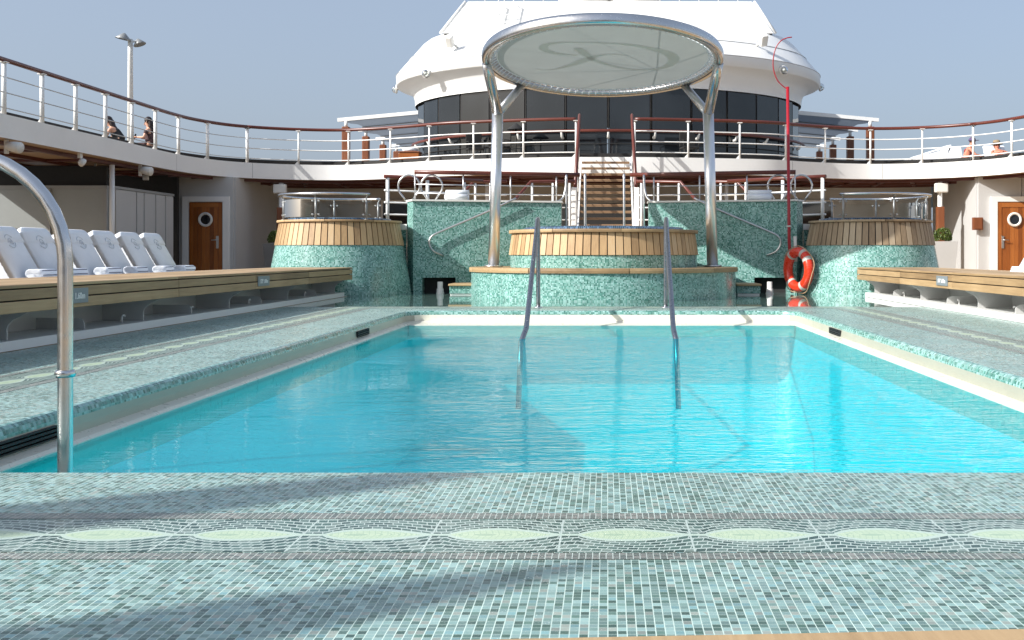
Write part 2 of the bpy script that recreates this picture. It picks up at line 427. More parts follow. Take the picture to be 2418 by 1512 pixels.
def resample(pts, step, a=None, b=None):
    P = [Vector(p) for p in pts]; L = [0]
    for i in range(1, len(P)): L.append(L[-1]+(P[i]-P[i-1]).length)
    tot = L[-1]; n = max(1, round(tot/step)); out = []; j = 0
    for k in range(n+1):
        d = tot*k/n
        while j < len(L)-2 and L[j+1] < d: j += 1
        t = (d-L[j])/max(1e-9, L[j+1]-L[j]); out.append(P[j].lerp(P[j+1], t))
    return out
def pt(px, py, D): return Vector(((px-1434)/2560*D, D, EYE-(py-600)/2560*D))   # author's survey notes -> metres
MXC = -0.04
def mx(x): return 2*MXC - x
# ================================================================ SETTING
b = MB(); b.box(-900, 900, -900, 900, -22.2, -22); struct('sea', b, M['sea'], 'calm sea far below the ship')

PX0, PX1, PY0, PY1, PR = -2.42, 2.29, 3.37, 13.03, .32
def rrect(off, z, n=8):
    r = max(.02, PR-off); out = []
    for (cx, cy, a0) in ((PX1-off-r, PY1-off-r, 0), (PX0+off+r, PY1-off-r, 90), (PX0+off+r, PY0+off+r, 180), (PX1-off-r, PY0+off+r, 270)):
        for k in range(n+1):
            a = radians(a0+90*k/n); out.append((cx+r*cos(a), cy+r*sin(a), z))
    return out
def edge(x): return 1.915+.055*(x+.17)
def sheet_hole(outer, inner):
    bm = bmesh.new(); es = []
    for loop in (outer, inner):
        vs = [bm.verts.new(p) for p in loop]
        es += [bm.edges.new((vs[i], vs[(i+1) % len(vs)])) for i in range(len(vs))]
    bmesh.ops.triangle_fill(bm, use_beauty=True, use_dissolve=False, edges=es)
    bm.verts.index_update(); mb = MB()
    mb.add([v.co[:] for v in bm.verts], [[v.index for v in f.verts] for f in bm.faces]); bm.free(); return mb
WET = 13.9
mb = sheet_hole([(-4.15, edge(-4.15), 0), (4.15, edge(4.15), 0), (4.15, WET, 0), (-4.15, WET, 0)], rrect(0, 0))
struct('pool_deck', mb, M['floor'], 'pale green mosaic tiled deck around the pool')
b = MB().add([(-4.15, WET, 0), (4.15, WET, 0), (4.15, 19.8, 0), (-4.15, 19.8, 0)], [(0, 1, 2, 3)])
struct('wet_deck', b, M['floor_wet'], 'wet mosaic deck at the foot of the tubs')
# mosaic border: two dark rows and a leaf band, a ring round the pool
def ring_band(o0, o1, z, name, mat, lab):
    q = MB()
    def uvq(vs, us): q.add(vs, [(0, 1, 2, 3)], [us])
    x0, x1, y0, y1 = PX0, PX1, PY0, PY1; w_ = o1-o0
    lo, ro = x0-o1, x1+o1
    L = ro-lo
    uvq([(lo, y0-o1, z), (ro, y0-o1, z), (ro, y0-o0, z), (lo, y0-o0, z)], [(.226, 0), (L+.226, 0), (L+.226, w_), (.226, w_)])
    uvq([(lo, y1+o0, z), (ro, y1+o0, z), (ro, y1+o1, z), (lo, y1+o1, z)], [(0, 0), (L, 0), (L, w_), (0, w_)])
    H = y1+o0-(y0-o0)
    uvq([(lo, y0-o0, z), (lo+w_, y0-o0, z), (lo+w_, y1+o0, z), (lo, y1+o0, z)], [(0, 0), (0, w_), (H, w_), (H, 0)])
    uvq([(ro-w_, y0-o0, z), (ro, y0-o0, z), (ro, y1+o0, z), (ro-w_, y1+o0, z)], [(0, 0), (0, w_), (H, w_), (H, 0)])
    struct(name, q, mat, lab)
ring_band(.53, .592, .0014, 'inner_mosaic_border', M['darkrow'], 'row of small dark mosaic tiles nearer the pool')
ring_band(.60, .90, .0014, 'leaf_mosaic_border', M['motif'], 'mosaic band of pale leaf shapes on dark wavy tiles')
ring_band(.908, .96, .0014, 'outer_mosaic_border', M['darkrow'], 'row of small dark mosaic tiles farther from the pool')
b = MB()
b.add([(-14.8, -10, 0), (-4.15, -10, 0), (-4.15, 34.2, 0), (-14.8, 34.2, 0), (4.15, -10, 0), (14.8, -10, 0), (14.8, 34.2, 0), (4.15, 34.2, 0),
       (-4.15, edge(-4.15), 0), (4.15, edge(4.15), 0), (-4.15, 19.8, 0), (4.15, 19.8, 0)],
      [(0, 1, 2, 3), (4, 5, 6, 7), (1, 4, 9, 8), (10, 11, 7, 2)])
struct('main_deck', b, M['teak'], 'teak planked main deck')

# ---- pool basin
pool = thing('swimming_pool', 'large rectangular turquoise pool sunk in the mosaic deck', 'pool', (-.065, 8.2, 0)); pool['kind'] = 'structure'
def sweep(prof, smooth=True):
    q = MB(); rings = [rrect(o, z) for o, z in prof]; n = len(rings[0]); L = 0; per = [0]
    for i in range(n): per.append(per[-1]+(Vector(rings[0][(i+1) % n])-Vector(rings[0][i])).length)
    for k in range(len(rings)-1):
        h = sqrt((prof[k+1][0]-prof[k][0])**2+(prof[k+1][1]-prof[k][1])**2)
        q.add(rings[k]+rings[k+1], [(i, (i+1) % n, n+(i+1) % n, n+i) for i in range(n)],
              [[(per[i], L), (per[i+1], L), (per[i+1], L+h), (per[i], L+h)] for i in range(n)], smooth); L += h
    return q
build('coping', sweep([(0, 0), (.02, -.004), (.033, -.014), (.04, -.034), (.042, -.05)]), M['wallmos'], pool)
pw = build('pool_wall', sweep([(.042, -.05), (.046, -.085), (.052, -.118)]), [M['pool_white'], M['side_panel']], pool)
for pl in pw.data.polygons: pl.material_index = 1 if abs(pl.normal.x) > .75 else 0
build('ledge', sweep([(.052, -.118), (.11, -.130), (.125, -.142), (.13, -.30)]), M['ledge'], pool)
q = sweep([(.13, -.30), (.14, -1.6)], False); r_ = rrect(.14, -1.6); q.add(r_, [tuple(range(len(r_)))])
build('basin', q, M['basin'], pool)
def vent(x0, x1, y0, y1, sgn):
    q = MB(); q.box(min(x0, x1), max(x0, x1), y0, y1, -.112, -.056); o = build('vent', q, M['dark'], pool)
    s_ = MB()
    for k in range(3):
        z = -.104+.018*k; s_.box(x1-.004 if sgn > 0 else x1, x1 if sgn > 0 else x1+.004, y0+.01, y1-.01, z, z+.006)
    build('grille', s_, M['satin'], o)
for (ya, yb) in ((3.45, 4.66), (10.25, 10.75)): vent(PX0+.03, PX0+.062, ya, yb, 1)
vent(PX1-.03, PX1-.062, 10.4, 10.9, -1)
q = MB().box(PX0+.14, PX1-.14, 12.45, PY1-.132, -.27, -.139)
build('shallow_shelf', q, M['ledge'], pool)
# underwater steps at the near left and far ends
q = MB()
for k in range(3): q.box(-2.2+.5*0, -1.2, 3.55+.0, 4.3-.24*k+.2, -1.55+.38*k, -1.2+.38*k-.03)
build('step', q, M['pool_white'], pool)
# water surface: fine grid so that it can carry a gentle real swell
wr = rrect(.13, -.145); q = MB(); q.add(wr, [tuple(range(len(wr)))]); struct('pool_water', q, M['water'], 'rippled turquoise pool water')

# ---- upper deck (curved edge)
ctrl = [(-10.9, -9), (-10.9, 2), (-10.9, 12), (-10.9, 19), (-10.9, 24), (-10.9, 27.2), (-10.72, 28.6), (-10.2, 29.75), (-9.2, 30.5), (-7.9, 30.85), (-6.8, 30.6), (-5.55, 29.95), (-4.1, 29.1), (-1.6, 28.4),
        (0, 28.3), (1.6, 28.4), (4.15, 28.95), (5.5, 29.75), (6.7, 30.3), (7.85, 30.45), (9.1, 30.05), (10.05, 29.2), (10.6, 28.1), (10.85, 26.8), (10.9, 24), (10.9, 19), (10.9, 12), (10.9, 2), (10.9, -9)]
EDGE = spline([(x, y, 0) for x, y in ctrl], 10)
def outer(p):
    if p.y < 27.3 and abs(p.x) > 10.5: return (math.copysign(14.8, p.x), p.y)
    return (p.x/10.9*14.8, 56)
ZS, ZD = 2.78, 3.21
mb = MB(); n = len(EDGE)
mb.strip([(p.x, p.y, ZS) for p in EDGE], [(p.x, p.y, ZD) for p in EDGE], True)
ud = struct('upper_deck', mb, M['white'], 'white curved edge of the upper deck')
mb = MB().strip([(p.x, p.y, ZD) for p in EDGE], [outer(p)+(ZD,) for p in EDGE])
build('deck_floor', mb, M['deck_grey'], ud)
mb = MB().strip([(p.x, p.y, ZS) for p in EDGE], [outer(p)+(ZS,) for p in EDGE])
build('soffit', mb, M['brown_soffit'], ud)
mb = MB()   # outboard face of the deck
for sgn in (-1, 1): mb.add([(sgn*14.8, -9, ZS), (sgn*14.8, 27.3, ZS), (sgn*14.8, 27.3, ZD), (sgn*14.8, -9, ZD)], [(0, 1, 2, 3)])
build('outer_edge', mb, M['white'], ud)
for i in range(28, n-28, 23):
    p_ = EDGE[i]; t_ = (EDGE[i+1]-EDGE[i-1]).normalized(); nn_ = Vector((t_.y, -t_.x, 0))*.002; d_ = t_*.006
    build('plate_seam', MB().add([p_+nn_-d_+Vector((0, 0, ZS+.01)), p_+nn_+d_+Vector((0, 0, ZS+.01)), p_+nn_+d_+Vector((0, 0, ZD-.01)), p_+nn_-d_+Vector((0, 0, ZD-.01))], [(0, 1, 2, 3)]), M['grey'], ud)
def off_edge(d, z, i0=0, i1=None, step=1):
    out = []
    for i in range(i0, (i1 or n), step):
        t = (EDGE[min(i+1, n-1)]-EDGE[max(i-1, 0)]).normalized(); nn = Vector((-t.y, t.x, 0))   # outboard
        out.append(EDGE[i]+nn*d+Vector((0, 0, z)))
    return out
mb = MB()
for d in (.32, 1.5, 2.7):
    mb.strip(off_edge(d, ZS-.075), off_edge(d+.11, ZS-.075)); mb.strip(off_edge(d, ZS-.075), off_edge(d, ZS-.002)); mb.strip(off_edge(d+.11, ZS-.075), off_edge(d+.11, ZS-.002))
build('soffit_beam', mb, M['soffit_dark'], ud)
mb = MB()
for i in range(20, n-20, 5):
    a, c = off_edge(.45, ZS-.03, i, i+1)[0], off_edge(3.2, ZS-.03, i, i+1)[0]
    d = (c-a); L = d.length; rot = Matrix.Rotation(atan2(d.y, d.x), 3, 'Z'); mb.obox((a+c)/2, (L, .12, .05), rot)
build('cross_beam', mb, M['soffit_dark'], ud)
mb = MB()   # dark waterway bar behind the rail posts
mb.strip(off_edge(.35, ZD+.002), off_edge(.35, ZD+.13)); mb.strip(off_edge(.35, ZD+.13), off_edge(.42, ZD+.13)); mb.strip(off_edge(.42, ZD+.13), off_edge(.42, ZD+.002))
build('waterway_bar', mb, M['caulk'], ud)

# ---- railings of the upper deck
def railing(name, label, path, zb, h, rods, step=1.3, rr=.017, pr=.028, hand='rail_wood', gusset=True, wide=False, mat='white', rodmat=None, handr=.036):
    t = thing(name, label, 'railing', (path[0].x, path[0].y, zb), 'upper deck railings')
    P = [Vector((p.x, p.y, zb)) for p in path]
    build('handrail', MB().tube([p+Vector((0, 0, h)) for p in P], handr, 10, flat=1.25), M[hand], t)
    for rz in rods: build('rail_rod', MB().tube([p+Vector((0, 0, rz)) for p in P], rr, 6), M[rodmat or mat], t)
    for k, p in enumerate(resample(P, step)):
        q = MB(); q.cyl(p, p+Vector((0, 0, h-.045)), pr, 10)
        q.bbox(p+Vector((0, 0, h-.045)), (.13, .13, .016), .004)
        if gusset: q.prism_y([(p.x-.11, zb+.002), (p.x+.02, zb+.002), (p.x+.02, zb+.15)], p.y-.008, p.y+.008)
        build('post', q, M[mat], t)
    return t
gapx = .72
iL = min(range(n), key=lambda i: abs(EDGE[i].x+gapx-.04) + abs(EDGE[i].y-28.3)); iR = min(range(n), key=lambda i: abs(EDGE[i].x-gapx+.04)+abs(EDGE[i].y-28.3))
inb = off_edge(.06, 0)
c1 = min(range(n), key=lambda i: (EDGE[i]-Vector((-9.9, 30.0, 0))).length); c2 = min(range(n), key=lambda i: (EDGE[i]-Vector((9.9, 29.4, 0))).length)
s0 = min(range(n), key=lambda i: (EDGE[i]-Vector((-10.9, 16.9, 0))).length); s1 = min(range(n), key=lambda i: (EDGE[i]-Vector((10.9, 17.2, 0))).length)
R3 = (.13, .41, .69)
def lerp_end(i, x):   # exact end points at the stair gap
    return Vector((x, inb[i].y, 0))
railing('deck_railing', 'long white railing with dark red handrail along the port side, two women behind it', inb[s0-4:c1+1], ZD, 1.0, R3, 1.29, rr=.011, pr=.042, rodmat='grey_wall')
railing('deck_railing', 'white railing with wooden handrail left of the stair head', inb[c1:iL]+[lerp_end(iL, -.82)], ZD, 1.0, R3, 1.34, rr=.017, pr=.026)
railing('deck_railing', 'white railing with wooden handrail right of the stair head, behind the red pole', [lerp_end(iR, .72)]+inb[iR+1:c2+1], ZD, 1.0, R3, 1.34, rr=.017, pr=.026)
railing('deck_railing', 'white railing with dark red handrail in front of the sunbathers, starboard side', inb[c2:s1+5], ZD, 1.0, R3, 1.29, rr=.015, pr=.03)

# ---- walls below the upper deck
def wallbox(name, label, pts, z0, z1, mat, th=.12, cat='wall'):
    q = MB()
    for a, c in zip(pts, pts[1:]):
        a, c = Vector(a+(0,)), Vector(c+(0,)); d = (c-a); L = d.length; rot = Matrix.Rotation(atan2(d.y, d.x), 3, 'Z')
        nn = Vector((-d.y, d.x, 0)).normalized()
        q.obox((a+c)/2+nn*th/2+Vector((0, 0, (z0+z1)/2)), (L, th, z1-z0), rot)
    return solo(name, q, mat, label, cat)
wallbox('deck_wall', 'black wall standing in for the unlit space behind the grey screen on the port side', [(-14.8, 28.8), (-11.42, 28.8)], 0, ZS-.01, M['dark'])  # painted black in place of the unlit space behind the screen
wallbox('deck_wall', 'black strip standing in for the dark gap just above the grey screen on the port side', [(-14.8, 24.9), (-11.5, 24.9)], 2.25, ZS-.08, M['dark'])  # black strip painted where there is only a dark gap
for sgn, side in ((-1, 'port'), (1, 'starboard')):
    f = (lambda x: x) if sgn < 0 else mx
    X = [f(x) for x in ((-12.4 if sgn < 0 else -11.35), -10.18)]
    wallbox('deck_wall', 'pale grey wall round the wooden %s door' % side, sorted([(X[0], 29.5), (X[1], 29.5)]), 0, ZS-.01, M['grey_wall'])
    pts = [(f(-10.14), 29.57), (f(-10.14), 33.5)]
    if sgn > 0: pts = pts[::-1]
    wallbox('deck_wall', 'angled recess wall beside the %s door, behind the round hedge' % side, pts, 0, ZS-.01, M['grey_wall'])
wallbox('deck_wall', 'long pale back wall under the upper deck behind the staircase', [(-10.13, 33.62), (10.05, 33.62)], 0, ZS-.01, M['grey_wall'])
wallbox('deck_wall', 'grey wall under the starboard overhang at the picture edge', [(mx(-11.37), 29.5), (14.8, 29.5)], 0, ZS-.01, M['grey_wall'])
wallbox('bulwark', 'white bulwark along the port side behind the loungers', [(-14.7, -9), (-14.7, 28.6)], 0, 1.15, M['white'])
wallbox('bulwark', 'white bulwark along the starboard side', [(14.7, 29.3), (14.7, -9)], 0, 1.15, M['white'])
wallbox('stair_shade_panel', 'black panel standing in for the darkness under the deck staircase', [(-1.5, 28.9), (1.45, 28.9)], .9, 2.03, M['dark'], cat='recess')  # flat black wall, the shade under the stairs put into its colour
wallbox('terrace_step', 'pale riser of the raised terrace behind the mosaic walls', [(-3.3, 19.85), (3.2, 19.85)], 0, .9, M['grey_wall'], cat='step')
b = MB().box(-3.3, 3.2, 19.98, 28.88, .84, .9); struct('terrace', b, M['teak'], 'raised teak terrace behind the mosaic walls')
# dark panes on the back wall imitating reflections in the tub glass
for x in (-8.0, ):
    pass
def reflection_pane(xc, label):
    t = thing('reflection_pane', label, 'window', (xc, 33.4, 1.6), 'dark panes imitating reflections in the tub glass')
    build('frame', MB().box(xc-1.0, xc+1.0, 33.53, 33.615, 1.55, 2.35), M['white'], t); build('pane', MB().box(xc-.93, xc+.93, 33.51, 33.529, 1.61, 2.29), M['glass'], t)
reflection_pane(-6.0, 'dark pane on the back wall imitating a reflection in the glass of the left tub')
reflection_pane(6.0, 'dark pane on the back wall imitating a reflection in the glass of the right tub')
# screen panel, lockers
t = thing('wind_screen', 'grey framed screen behind the white loungers, streaked by sun', 'screen', (-12.9, 24.7, 0))
build('panel', MB().box(-14.6, -11.4, 24.72, 24.78, .05, 2.16), M['screen'], t)
q = MB(); q.box(-14.6, -11.4, 24.70, 24.80, 2.16, 2.24)
for x in (-14.6, -12.72, -11.43): q.box(x-.04, x+.04, 24.66, 24.719, .02, 2.16)
build('frame', q, M['grey'], t)
t = thing('locker_bank', 'row of tall pale locker doors beside the white column', 'lockers', (-11.5, 26.4, 0))
build('body', MB().box(-12.0, -11.33, 24.85, 28.25, 0, 2.18), M['grey_wall'], t); build('gap_backing', MB().box(-11.329, -11.3265, 24.87, 28.23, .04, 2.15), M['caulk'], t)
build('top_trim', MB().box(-12.02, -11.29, 24.83, 28.27, 2.182, 2.24), M['grey'], t)
ys = [24.88, 26.0, 26.42, 27.1, 27.7, 28.22]
for a, c in zip(ys, ys[1:]): build('door', MB().bbox((-11.305, (a+c)/2, 1.1), (.04, c-a-.055, 2.12), .006), M['grey_wall'], t)
# doors with portholes
def door(xc, side, lab):
    y = 29.46; t = thing('cabin_door', lab, 'door', (xc, y, 0), 'wooden doors with portholes'); w_ = .44
    fr = MB(); fr.box(xc-w_-.20, xc-w_-.02, y-.05, y+.03, 0, 2.1); fr.box(xc+w_+.02, xc+w_+.20, y-.05, y+.03, 0, 2.1); fr.box(xc-w_-.20, xc+w_+.20, y-.05, y+.03, 2.1, 2.24)
    build('frame', fr, M['white'], t)
    leaf = MB()
    for k in range(8): leaf.bbox((xc-w_+(k+.5)*w_*2/8, y-.012, 1.05), (w_*2/8-.004, .05, 2.06), .004)
    lf = build('leaf', leaf, M['door_wood'], t)
    rim = MB().box(xc-w_, xc-w_+.09, y-.05, y-.038, .02, 2.07).box(xc+w_-.09, xc+w_, y-.05, y-.038, .02, 2.07).box(xc-w_+.09, xc+w_-.09, y-.05, y-.038, 1.95, 2.07)
    build('stile', rim, M['door_wood'], lf)
    zc = .68+81*y/2560; ring = [(xc+.165*cos(2*pi*k/28), y-.06, zc+.165*sin(2*pi*k/28)) for k in range(28)]
    ph = build('porthole', MB().tube(ring, .036, 8, closed=True), M['pale'], t)
    gl = MB(); gl.add([(xc+.15*cos(2*pi*k/28), y-.052, zc+.15*sin(2*pi*k/28)) for k in range(28)], [tuple(range(28))]); build('pane', gl, M['glass'], ph)
    hs = 1 if side < 0 else -1; hx = xc+hs*(w_-.12)
    h = build('handle', MB().bbox((hx, y-.052, 1.0), (.07, .02, .34), .008), M['satin'], t); build('lever', MB().tube([(hx, y-.06, 1.06), (hx, y-.11, 1.06), (hx-hs*.14, y-.11, 1.055)], .013, 8), M['satin'], h)
door(-10.9, -1, 'dark reddish wooden door with a white porthole ring, in shade beside the lockers')
door(11.05, 1, 'sunlit orange wooden door with a porthole at the right picture edge')
t = thing('wall_box', 'small reddish wooden box on the wall beside the sunlit door', 'box', (10.05, 29.4, 1.35)); 
build('case', MB().bbox((10.05, 29.42, 1.5), (.27, .12, .34), .01), M['post_wood'], t); build('lid', MB().bbox((10.05, 29.352, 1.5), (.21, .014, .28), .004), M['post_wood'], t)

# ---- columns with speaker boxes, planters
def column(x, y, lab, cl=True, r=.065, clad_top=2.0, box=True):
    t = thing('deck_column', lab, 'column', (x, y, 0), 'columns carrying the upper deck')
    build('shaft', MB().cyl((x, y, 0), (x, y, ZS-.09), r, 18), M['white'], t)
    if cl: build('cladding', MB().bbox((x, y-.02, clad_top/2), (.2, .2, clad_top), .02), M['post_wood'], t)
    if box:
        q = MB().bbox((x, y-.11, 2.52), (.36, .16, .26), .03); build('junction_box', q, M['pale'], t)
column(-9.25, 30.75, 'white column with wooden foot and square box, left of the left tub')
column(9.3, 30.3, 'white column with orange wooden foot and box, right of the right tub')
column(-11.17, 24.45, 'plain white column between the grey screen and the lockers', False, .055, box=False)
column(-3.3, 29.8, 'plain white column behind the left terrace railing', False, .055, box=False)
column(3.25, 29.6, 'plain white column behind the right terrace railing', False, .055, box=False)
def hedge(x, y, z, r, n=1700):
    q = MB(); rnd = random.Random(3)
    for k in range(n):
        a = rnd.random()*2*pi; u = rnd.random()*1.5-.5; u = max(-.5, min(1, u)); c = sqrt(max(0, 1-u*u)); rr = r*(.74+.22*rnd.random()+.07*sin(5*a+3*u)*cos(4*u+a)+(.10 if rnd.random() < .05 else 0))
        p = Vector((x+rr*c*cos(a), y+rr*c*sin(a), z+rr*u*.95)); s_ = .011+.017*rnd.random()
        d = Vector((rnd.uniform(-1, 1), rnd.uniform(-1, 1), rnd.uniform(-.6, 1))).normalized(); e = d.orthogonal().normalized(); g = d.cross(e)
        q.add([p-e*s_, p+g*s_*.6, p+e*s_, p-g*s_*.6], [(0, 1, 2, 3)])
    return q
for (x, y, zz, lab) in ((-8.22, 27.0, 1.06, 'round clipped bush in a tall grey planter, left of the left tub'), (8.05, 26.0, 1.1, 'round clipped bush in a planter by the orange column')):
    t = thing('potted_bush', lab, 'plant', (x, y, 0), 'clipped bushes in planters')
    build('planter', MB().add([(x-.2, y-.2, 0), (x+.2, y-.2, 0), (x+.2, y+.2, 0), (x-.2, y+.2, 0), (x-.28, y-.28, zz-.12), (x+.28, y-.28, zz-.12), (x+.28, y+.28, zz-.12), (x-.28, y+.28, zz-.12)],
        [(0, 1, 5, 4), (1, 2, 6, 5), (2, 3, 7, 6), (3, 0, 4, 7), (4, 5, 6, 7)]), M['planter'] if x < 0 else M['grey_wall'], t)
    build('foliage', hedge(x, y, zz, .23), M['foliage'], t)

# ---- speakers and lamps under the port overhang
def speaker(x, y, lab):
    z = ZS-.14; t = thing('loudspeaker', lab, 'speaker', (x, y, z), 'speakers hung under the upper deck')
    build('bracket', MB().box(x-.20, x-.14, y-.03, y+.03, z-.12, ZS-.002), M['pale'], t)
    q = MB(); prof = [(0, -.18), (.065, -.176), (.10, -.13), (.12, 0), (.124, .08), (.112, .10), (0, .105)]
    q.lathe(prof, (0, 0, 0), 18, sx=.85); R = Matrix.Rotation(radians(100), 3, 'Y') @ Matrix.Rotation(radians(0), 3, 'X')
    q.v = [tuple(R @ Vector(v)+Vector((x, y, z))) for v in q.v]; build('cabinet', q, M['pale'], t)
speaker(-10.86, 19.9, 'white loudspeaker under the upper deck edge above the steel pole')
speaker(-10.86, 25.6, 'white loudspeaker under the upper deck edge above the lockers')
t = thing('spotlight', 'round white spotlight under the port deck edge', 'lamp', (-10.93, 22.6, ZS))
build('bracket', MB().box(-11.02, -10.96, 22.55, 22.65, ZS-.10, ZS).tube([(-10.99, 22.6, ZS-.08), (-10.93, 22.55, ZS-.16)], .02, 8), M['pale'], t)
q = MB().lathe([(0, .07), (.05, .065), (.085, .02), (.09, -.03), (.078, -.045), (.06, -.035), (0, -.03)], (0, 0, 0), 20)
R = Matrix.Rotation(radians(-48), 3, 'Y') @ Matrix.Rotation(radians(40), 3, 'X'); q.v = [tuple(R @ Vector(v)+Vector((-10.9, 22.5, ZS-.2))) for v in q.v]; build('head', q, M['pale'], t)
for (x, y, lab) in ((-11.9, 25.2, 'small white pendant lamp left of the plain column'), (-11.75, 27.6, 'small white pendant lamp right of the plain column')):
    t = thing('pendant_lamp', lab, 'lamp', (x, y, ZS-.22), 'pendant lamps under the port overhang')
    build('stem', MB().cyl((x, y, ZS-.09), (x, y, ZS-.001), .03, 10), M['pale'], t); build('shade', MB().lathe([(0, .0), (.07, .0), (.075, .02), (.075, .13), (0, .135)], (x, y, ZS-.22), 14), M['pale'], t)
# ================================================================ TUBS, MOSAIC WALLS
def staves(mb, c, r0, z0, r1, z1, n, gap=.016, th=.03, a0=0, a1=2*pi):
    for k in range(n):
        a = a0+(a1-a0)*k/n; d = (a1-a0)/n; g0, g1 = gap/2/r0, gap/2/r1
        vs = []
        for (r, z, g) in ((r0, z0, g0), (r1, z1, g1)):
            for rr in (r-th, r):
                for aa in (a+g, a+d-g): vs.append((c[0]+rr*cos(aa), c[1]+rr*sin(aa), c[2]+z))
        mb.add(vs, [(0, 1, 3, 2), (4, 6, 7, 5), (0, 4, 5, 1), (2, 3, 7, 6), (0, 2, 6, 4), (1, 5, 7, 3)])
def rimseg(c, r0, r1, z0, z1, n, gap=.006):
    q = MB()
    for k in range(n):
        a0, a1 = 2*pi*k/n+gap, 2*pi*(k+1)/n-gap
        q.lathe([(r0, z0), (r1, z0), (r1+.004, (z0+z1)/2), (r1, z1), (r0, z1), (r0, z0)], c, 10, a0, a1, smooth=False)
    return q
# centre tub and its seat
c = (-.06, 17.5, 0)
t = thing('tub_bench', 'round mosaic bench with pale teak top round the middle hot tub', 'bench', c)
build('base', MB().lathe([(2.12, 0), (2.12, .40)], c, 96, uvr=2.12), M['wallmos'], t)
build('edge', rimseg(c, 2.04, 2.15, .402, .47, 9, .0025), M['teak_x'], t)
q = MB()
for r in (1.52, 1.65, 1.78, 1.91): q.lathe([(r, .455), (r, .468), (r+.122, .468), (r+.122, .455)], c, 72, smooth=False)
build('top', q, M['teak_x'], t); build('filler', MB().lathe([(2.1, .44), (1.3, .44)], c, 48), M['caulk'], t)
t = thing('hot_tub', 'middle hot tub clad in sunlit upright teak boards, between the canopy posts', 'hot tub', (c[0], c[1], .44), 'round teak clad hot tubs')
build('base', MB().lathe([(1.5, .46), (1.505, .66)], c, 80, uvr=1.5), M['wallmos'], t)
q = MB(); staves(q, c, 1.525, .665, 1.475, 1.0, 78); build('cladding', q, M['teak_v'], t); build('caulk', MB().lathe([(1.505, .66), (1.455, 1.005)], c, 64), M['caulk'], t)
build('rim', rimseg(c, 1.25, 1.52, 1.005, 1.055, 9, .003), M['teak_x'], t)
build('liner', MB().lathe([(1.30, 1.056), (1.27, 1.10), (1.20, 1.105), (1.18, .9), (1.1, .3)], c, 64), M['tubliner'], t)
wq = MB().lathe([(0, 1.062), (1.195, 1.062)], c, 64, smooth=False); build('tub_water', wq, M['tubwater'], t)
# side tubs with glass rails
def sidetub(cx, sgn, lab, wood):
    c = (cx, 18.5, 0); t = thing('hot_tub', lab, 'hot tub', c, 'round teak clad hot tubs')
    build('base', MB().lathe([(1.20, 0), (1.16, .3), (1.10, .62), (1.062, .82)], c, 96, uvr=1.15), M['wallmos'], t)
    q = MB(); staves(q, c, 1.075, .825, 1.0, 1.2, 62); build('cladding', q, wood, t); build('caulk', MB().lathe([(1.05, .82), (.98, 1.205)], c, 64), M['caulk'], t)
    build('rim', rimseg(c, .84, 1.035, 1.205, 1.24, 8, .004), wood, t)
    build('liner', MB().lathe([(.86, 1.242), (.85, 1.275), (.80, 1.275), (.78, 1.0), (.7, .6)], c, 48), M['tubliner'], t)
    build('tub_water', MB().lathe([(0, 1.235), (.795, 1.235)], c, 48, smooth=False), M['tubwater'], t)
    f = (lambda d: radians(d)) if sgn < 0 else (lambda d: radians(180-d))
    A = [-48-k*6 for k in range(43)]
    build('handrail', MB().tube([(c[0]+1.0*cos(f(d)), c[1]+1.0*sin(f(d)), 1.66) for d in A], .021, 10), M['steel'], t)
    pd = [-50, -100, -150, -200, -250, -300]
    for d in pd:
        x, y = c[0]+.95*cos(f(d)), c[1]+.95*sin(f(d)); q = MB().cyl((x, y, 1.24), (x, y, 1.60), .017, 10).tube([(x, y, 1.59), (x+.05*cos(f(d)), y+.05*sin(f(d)), 1.655)], .011, 8).cyl((x, y, 1.24), (x, y, 1.252), .04, 12)
        p = build('post', q, M['lamp'], t)
        for zz in (1.32, 1.54):
            for dd in (-3.2, 3.2): build('clamp', MB().bbox((c[0]+.95*cos(f(d+dd)), c[1]+.95*sin(f(d+dd)), zz), (.032, .032, .030), .008), M['lamp'], p)
    for d0, d1 in zip(pd, pd[1:]):
        A = [f(d0-3+(d1-d0+6)*k/10) for k in range(11)]
        q = MB().strip([(c[0]+.95*cos(a), c[1]+.95*sin(a), 1.285) for a in A], [(c[0]+.95*cos(a), c[1]+.95*sin(a), 1.575) for a in A], True); build('glass_panel', q, M['clear'], t)
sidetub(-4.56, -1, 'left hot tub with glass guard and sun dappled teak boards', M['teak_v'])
sidetub(4.48, 1, 'right hot tub with glass guard and teak boards coloured greyish for shade, behind the lifebuoy', M['teak_shaded'])

